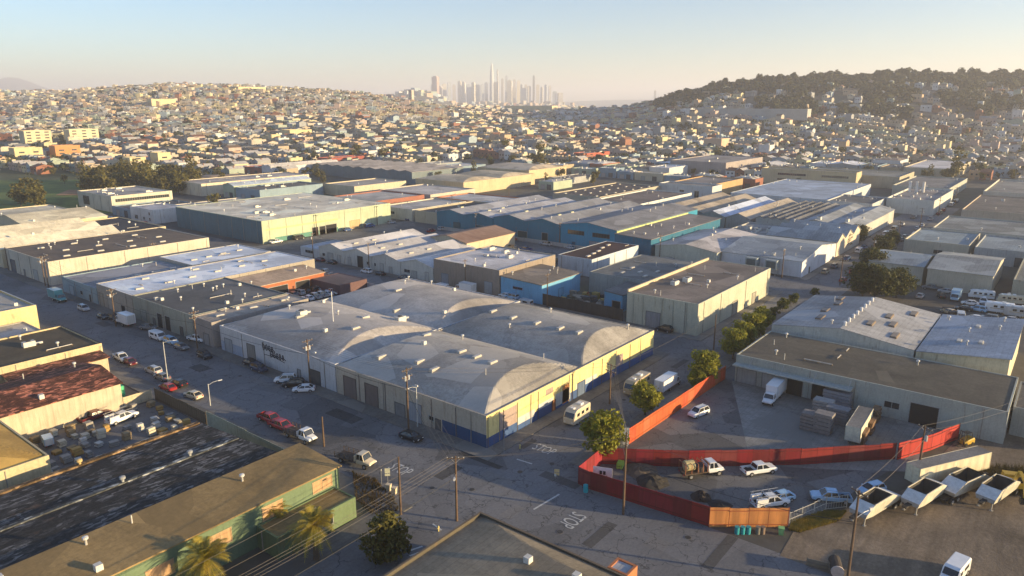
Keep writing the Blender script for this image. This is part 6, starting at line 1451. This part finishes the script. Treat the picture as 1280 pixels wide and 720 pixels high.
for i in range(92):
    while True:
        x, y = jr.uniform(33, 61), jr.uniform(114, 139.5)
        px_ok = all(abs(x-a) > 1.6 or abs(y-b_) > 1.5 for a, b_ in JY) and math.dist((x, y), g(119,524)) > 4 and math.dist((x, y), g(153,526)) > 4.6 and math.dist((x, y), g(60,556)) > 2.6 and math.dist((x,y), g(117,513)) > 3.6 and not (44 < x < 53 and 122 < y < 126)
        if px_ok: break
    JY.append((x, y)); k = jr.random(); low = y < 121; c = jr.choice(((.03,.35,.34),(.04,.38,.3),(.2,.42,.55),(.3,.3,.3))) if low else jr.choice(((.3,.22,.12),(.3,.28,.25),(.5,.48,.44),(.4,.25,.08),(.5,.46,.36)))
    hh = jr.uniform(.35,.9) if low else jr.uniform(.5,1.6)
    cn = 'teal' if c[0] < .05 else 'blue' if c[2] > .4 else 'orange-brown' if c == (.4,.25,.08) else 'grey' if c in ((.3,.3,.3),(.3,.28,.25)) else 'pale' if c[0] == .5 else 'brown'
    stack('crate_stack', '%s %s stack of boxes in the junk yard, %s' % ('low' if hh < 1 else 'tall', cn, 'against the dark roof' if low else ('by the rusty shed' if y > 130 else 'in the middle')), 'crates', x, y, jr.uniform(.9,1.6), jr.uniform(.8,1.3), hh, jr.randint(2, 4), c, jr.uniform(-.2,.2), 'crate stacks in the junk yard')
x, y = g(150, 500); stack('crate_stack', 'bright green tall box stack by the rusty shed wall', 'crates', x, y, 1.8, 1.4, 3.0, 3, (.1,.5,.25), 0, 'crate stacks in the junk yard')
x, y = g(137, 505); stack('crate_stack', 'tall orange box stack left of the bright green one', 'crates', x, y, 1.8, 1.4, 2.6, 3, (.5,.28,.06), 0, 'crate stacks in the junk yard')
for i in range(40):
    x, y = jr.uniform(206, 245), jr.uniform(10, 50)
    if all(abs(x-q[0]) > 4 or abs(y-q[1]) > 5 for q in (g(1210,352), g(1171,350), g(1194,375), g(1226,373), g(1262,379), g(1212,381), g(1229,379), g(1248,391), g(1272,396), g(1165,362), g(1078,372), g(1094,374), g(1120,372))) and free(x-2,y-2,x+2,y+2,.3):
        stack('crate_stack', 'small %s heap of gear in the right-hand lot' % ('pale' if i % 3 == 0 else 'dark'), 'crates', x, y, jr.uniform(1,2.6), jr.uniform(.8,1.6), jr.uniform(.5,1.6), 2, (.35,.33,.3) if i % 3 == 0 else (.1,.08,.07), jr.uniform(0,3), 'gear heaps in the right-hand lot')
for i in range(46):
    x, y = jr.uniform(171, 187) if i % 2 else jr.uniform(200, 225), jr.uniform(106, 119) if i % 2 else jr.uniform(146, 178)
    c = jr.choice(((.3,.05,.03),(.25,.22,.18),(.05,.2,.3),(.35,.25,.08),(.1,.1,.1))); cn = {(.3,.05,.03):'red',(.25,.22,.18):'grey-brown',(.05,.2,.3):'blue',(.35,.25,.08):'yellow-brown',(.1,.1,.1):'black'}[c]
    stack('scrap_pile', '%s scrap pile in the %s' % (cn, 'dark fenced courtyard' if i % 2 else 'yard beyond the taupe warehouse'), 'scrap pile', x, y, jr.uniform(1.2,3), jr.uniform(1,2), jr.uniform(.8,2.4), 3, c, jr.uniform(0,3), 'scrap piles', jit=.4)
# earth heap, tank, tarps in the fenced street yard
def heap(px, py, r, h, col, label, name='earth_heap', cat='heap'):
    x, y = g(px, py); m = MB(); rnd = random.Random(int(px)); vs = [(0,0,h)]; fs = []; n = 14
    for k in range(1, 5):
        for i in range(n): a = 6.283*i/n; rr = r*k/4*rnd.uniform(.85,1.15); vs.append((rr*math.cos(a), rr*math.sin(a), max(0, h*(1-(k/4)**1.3)*rnd.uniform(.7,1.2)) if k < 4 else -.05))
    for i in range(n): fs.append((0, 1+i, 1+(i+1) % n))
    for k in range(3):
        for i in range(n): fs.append((1+k*n+i, 1+(k+1)*n+i, 1+(k+1)*n+(i+1) % n, 1+k*n+(i+1) % n))
    m.mesh(vs, fs, M('dirt', col, .95)); o = m.build(name, None, (x, y, .03)); tag(o, label, cat)
heap(800, 588, 3.0, .8, (.14,.11,.08), 'flat brown earth heap inside the red fenced corner'); heap(815, 602, 2.6, .9, (.05,.045,.04), 'dark rubble heap beside the white flatbed truck')
heap(877, 622, 1.6, 1.1, (.05,.04,.035), 'black rubbish heap at the red street fence'); heap(900, 632, 1.8, .6, (.04,.04,.045), 'flat black tarpaulin heap behind the slatted fence'); heap(1092, 616, 1.3, .8, (.12,.1,.09), 'scrap heap between pale wagon and dump trailer') if 0 else None
x, y = g(776, 584); stack('tarp_bundle', 'lime green and white bundle by the red fence corner', 'bundle', x, y, 1.6, 1.0, .9, 2, (.3,.5,.08), .3)
r = empty('tank', 'dark open tank leaning at the bottom edge by the utility pole', 'tank', (*g(1046, 722), .03), .4); m = MB(); m.tube([(0,0,.8),(2.6,0,.8)], .75, M('plain', (.05,.04,.035)), 14); m.build('shell', r); m = MB(); m.tube([(-.08,0,.8),(.1,0,.8)], .8, M('plain', (.5,.42,.38)), 14); m.build('rim', r)
# ============================================================= poles and wires
PB = []
p571 = pole(571, 651, 10.2, 'weathered utility pole at the kerb of the bottom corner building', 1, 0, R_(-52), True)
p500 = pole(501, 643, 9.2, 'dark utility pole on the verge by the octagonal sign', 0, 0, 0)
p779 = pole(779, 643, 13., 'tall brown utility pole in front of the red street fence', 2, 0, R_(30))
p387 = pole(388, 484, 10.5, 'utility pole with two white transformers by the cursive lettering', 2, 2, R_(0), True)
p505 = pole(511, 541, 12.5, 'utility pole with transformers before the tan warehouse', 2, 2, 0, True)
p243 = pole(247, 436, 9.5, 'double-armed utility pole before the grey-green warehouse', 2, 0, 0)
p140 = pole(145, 408, 10.5, 'leaning white-topped utility pole before the bright roofed warehouse', 2, 1, 0)
p57 = pole(57, 358, 10., 'utility pole at the near corner of the cream hall', 2, 1, 0)
p50 = pole(61, 360, 9.6, 'second pole standing just right of the cream hall corner pole', 1, 0, 0)
p763 = pole(762, 505, 8.5, 'utility pole with crossed arms in front of the beige motorhome', 2, 0, R_(80))
p1062 = pole(1058, 735, 13.4, 'very tall dark utility pole at the lower right', 1, 0, R_(60), True)
p1162 = pole(1146, 602, 9.5, 'utility pole against the end of the long white trailer', 1, 1, R_(60))
p893 = pole(892, 437, 9., 'pale utility pole on the pavement before the pale green-grey warehouse', 0)
p194 = pole(194, 332, 8.5, 'thin utility pole beside the cream hall wall', 1)
p12 = pole(11, 338, 8.5, 'pale utility pole at the far left edge', 0)
p345 = pole(405, 558, 5.6, 'short white post at the corner of the olive roof', 0, group=None)
pl = [pole(0, 0, 10., l, 2, i % 2, R_(90), xy=(u, 57.6)) for i, (u, l) in enumerate(((248, 'utility pole at the right-hand crossroads'), (292, 'utility pole halfway along the lit gables'), (338, 'utility pole by the grey gabled workshop street'), (388, 'utility pole before the stacks factory'), (440, 'utility pole far along the right-hand street'), (500, 'utility pole farthest along the right-hand street')))]
pl2 = [pole(0, 0, 10., l, 2, i % 2, 0, xy=(246.4, v)) for i, (v, l) in enumerate(((76, 'utility pole at the white curved hall corner'), (122, 'utility pole at the teal strip building'), (168, 'utility pole between the two teal halls'), (214, 'utility pole before the left teal hall')))]
pl3 = [pole(0, 0, 10., l, 1, i % 2, 0, xy=(167.2, v)) for i, (v, l) in enumerate(((118, 'utility pole before the sky blue workshop'), (150, 'utility pole before the taupe warehouse'), (196, 'utility pole before the white workshops'), (228, 'utility pole at the end of the white workshops')))]
pl4 = [pole(0, 0, 9.5, l, 1, 0, R_(90), xy=(u, 269)) for u, l in ((200, 'utility pole before the pale green warehouse'), (236, 'utility pole at the right end of the pale green warehouse'), (290, 'utility pole beyond the pale green warehouse'), (340, 'utility pole far beyond the pale green warehouse'))]
left = [p57, p140, p243, p387, p505, p571]
for a, b_ in zip(left, left[1:]): wire(a, b_, 'power line strung along the left street', .9)
wire(p571, [v+Vector((-52, 3, -2)) for v in p571], 'power line running out at the lower left corner', .9, idx=(0,1,2,3,4))
wire(p500, [Vector((12, 72, 8.0)), Vector((12, 71, 6.5))], 'power line over the palms at the lower left', .6)
wire(p779, p571, 'power line crossing the road junction', .9, idx=(0, 2)); wire(p763, p505, 'power line crossing above the tan warehouse corner', .8, idx=(0, 3)); wire(p779, p763, 'power line above the street trees', .7)
wire(p763, p893, 'power line along the tree-lined street', .8, idx=(0,)) ; wire(p779, p1062, 'power line above the red fence', 1.2, idx=(0, 4)); wire(p1062, p1162, 'power line above the dump trailers', .6, idx=(0, 2)); wire(p1162, [v+Vector((30,-14,0)) for v in p1162], 'power line leaving at the right edge', .8, idx=(0, 2))
for q in (pl, pl2, pl3, pl4):
    for a, b_ in zip(q, q[1:]): wire(a, b_, 'power line along a distant street', .8, idx=(0, 3), r=.012)
lamp_post(210, 477, 9., 'tall street lamp with curved arm at the junk yard', (.8, -.6)); lamp_post(263, 507, 4.6, 'short white post with a long arm at the grey parapet wall', (1, -.2), group=None)
lamp_post(522, 534, 8., 'slim lamp on the front of the tan warehouse', (-1, 0)); lamp_post(1113, 262, 7, 'lamp by the stacks factory street', (0,-1)) if 0 else None
# fire hydrant like kerb items and litter give scale
hy = random.Random(2)
for px, py, l in ((650, 561, 'small yellow hydrant at the painted base corner'), (548, 664, 'pale hydrant by the bottom corner building')):
    x, y = g(px, py); r = empty('fire_hydrant', l, 'fire hydrant', (x, y, gz(x, y))); m = MB(); m.tube([(0,0,0),(0,0,.55),(0,0,.6),(0,0,.78),(0,0,.85)], [.12,.11,.16,.12,.03], M('plain', (.6,.5,.2)), 8); m.build('body', r); m = MB(); m.tube([(-.2,0,.5),(.2,0,.5)], .06, M('plain', (.6,.5,.2)), 6); m.build('outlet', r)
# ============================================================= camera, light, air
cam = bpy.data.cameras.new('camera'); cam.sensor_width = 36; cam.lens = F/1280*36; cam.clip_start = .5; cam.clip_end = 60000
co = bpy.data.objects.new('camera', cam); C.objects.link(co); co.location = (0, 0, H)
fwd = Vector((FX*math.cos(TH), FY*math.cos(TH), -math.sin(TH))); co.rotation_euler = fwd.to_track_quat('-Z', 'Y').to_euler()
bpy.context.scene.camera = co
SUN_EL, SUN_AZ = 8.2, 104.5            # azimuth clockwise from the camera heading
a = A0-R_(SUN_AZ); sd = Vector((math.cos(a)*math.cos(R_(SUN_EL)), math.sin(a)*math.cos(R_(SUN_EL)), math.sin(R_(SUN_EL))))
sl = bpy.data.lights.new('sun', 'SUN'); sl.energy = 5.; sl.angle = R_(.6); sl.color = (1., .75, .40)
so = bpy.data.objects.new('sun', sl); C.objects.link(so); so.rotation_euler = sd.to_track_quat('Z', 'Y').to_euler(); so.location = (0, 0, 300)
w = bpy.data.worlds.new('World'); bpy.context.scene.world = w; w.use_nodes = True; nt = w.node_tree
sk = nt.nodes.new('ShaderNodeTexSky'); sk.sky_type = 'NISHITA'; sk.sun_disc = False; sk.sun_elevation = R_(SUN_EL); sk.sun_rotation = math.pi/2-a
sk.air_density = 1.; sk.dust_density = .35; sk.ozone_density = 3.2; sk.altitude = 50
bg = nt.nodes['Background']; bg.inputs[1].default_value = .097; mx = nt.nodes.new('ShaderNodeMix'); mx.data_type = 'RGBA'; mx.blend_type = 'MULTIPLY'; mx.inputs[0].default_value = 1; mx.inputs[7].default_value = (.99, .968, 1.035, 1)
nt.links.new(sk.outputs[0], mx.inputs[6]); nt.links.new(mx.outputs[2], bg.inputs[0])
m = bpy.data.materials.new('haze'); m.use_nodes = True; nt = m.node_tree; nt.nodes.clear()
v = nt.nodes.new('ShaderNodeVolumePrincipled'); v.inputs['Density'].default_value = 1.75e-4; v.inputs['Color'].default_value = (.9,.9,.96,1); v.inputs['Anisotropy'].default_value = .2
out = nt.nodes.new('ShaderNodeOutputMaterial'); nt.links.new(v.outputs[0], out.inputs['Volume'])
mb = MB(); mb.box(-16500, -16500, -12, 16500, 16500, 385, m); hz = mb.build('haze', kind='stuff'); tag(hz, 'thin pale morning haze over the whole city', 'haze', None, 'stuff')
s = bpy.context.scene; s.view_settings.view_transform = 'Standard'; s.view_settings.look = 'None'; s.view_settings.gamma = 1; s.view_settings.exposure = 1.5
s.cycles.max_bounces = 5; s.cycles.diffuse_bounces = 3; s.cycles.glossy_bounces = 2; s.cycles.transmission_bounces = 2; s.cycles.volume_bounces = 1; s.cycles.transparent_max_bounces = 4
s.cycles.use_denoising = True; s.cycles.sample_clamp_indirect = 6
print('objects', len(bpy.data.objects))
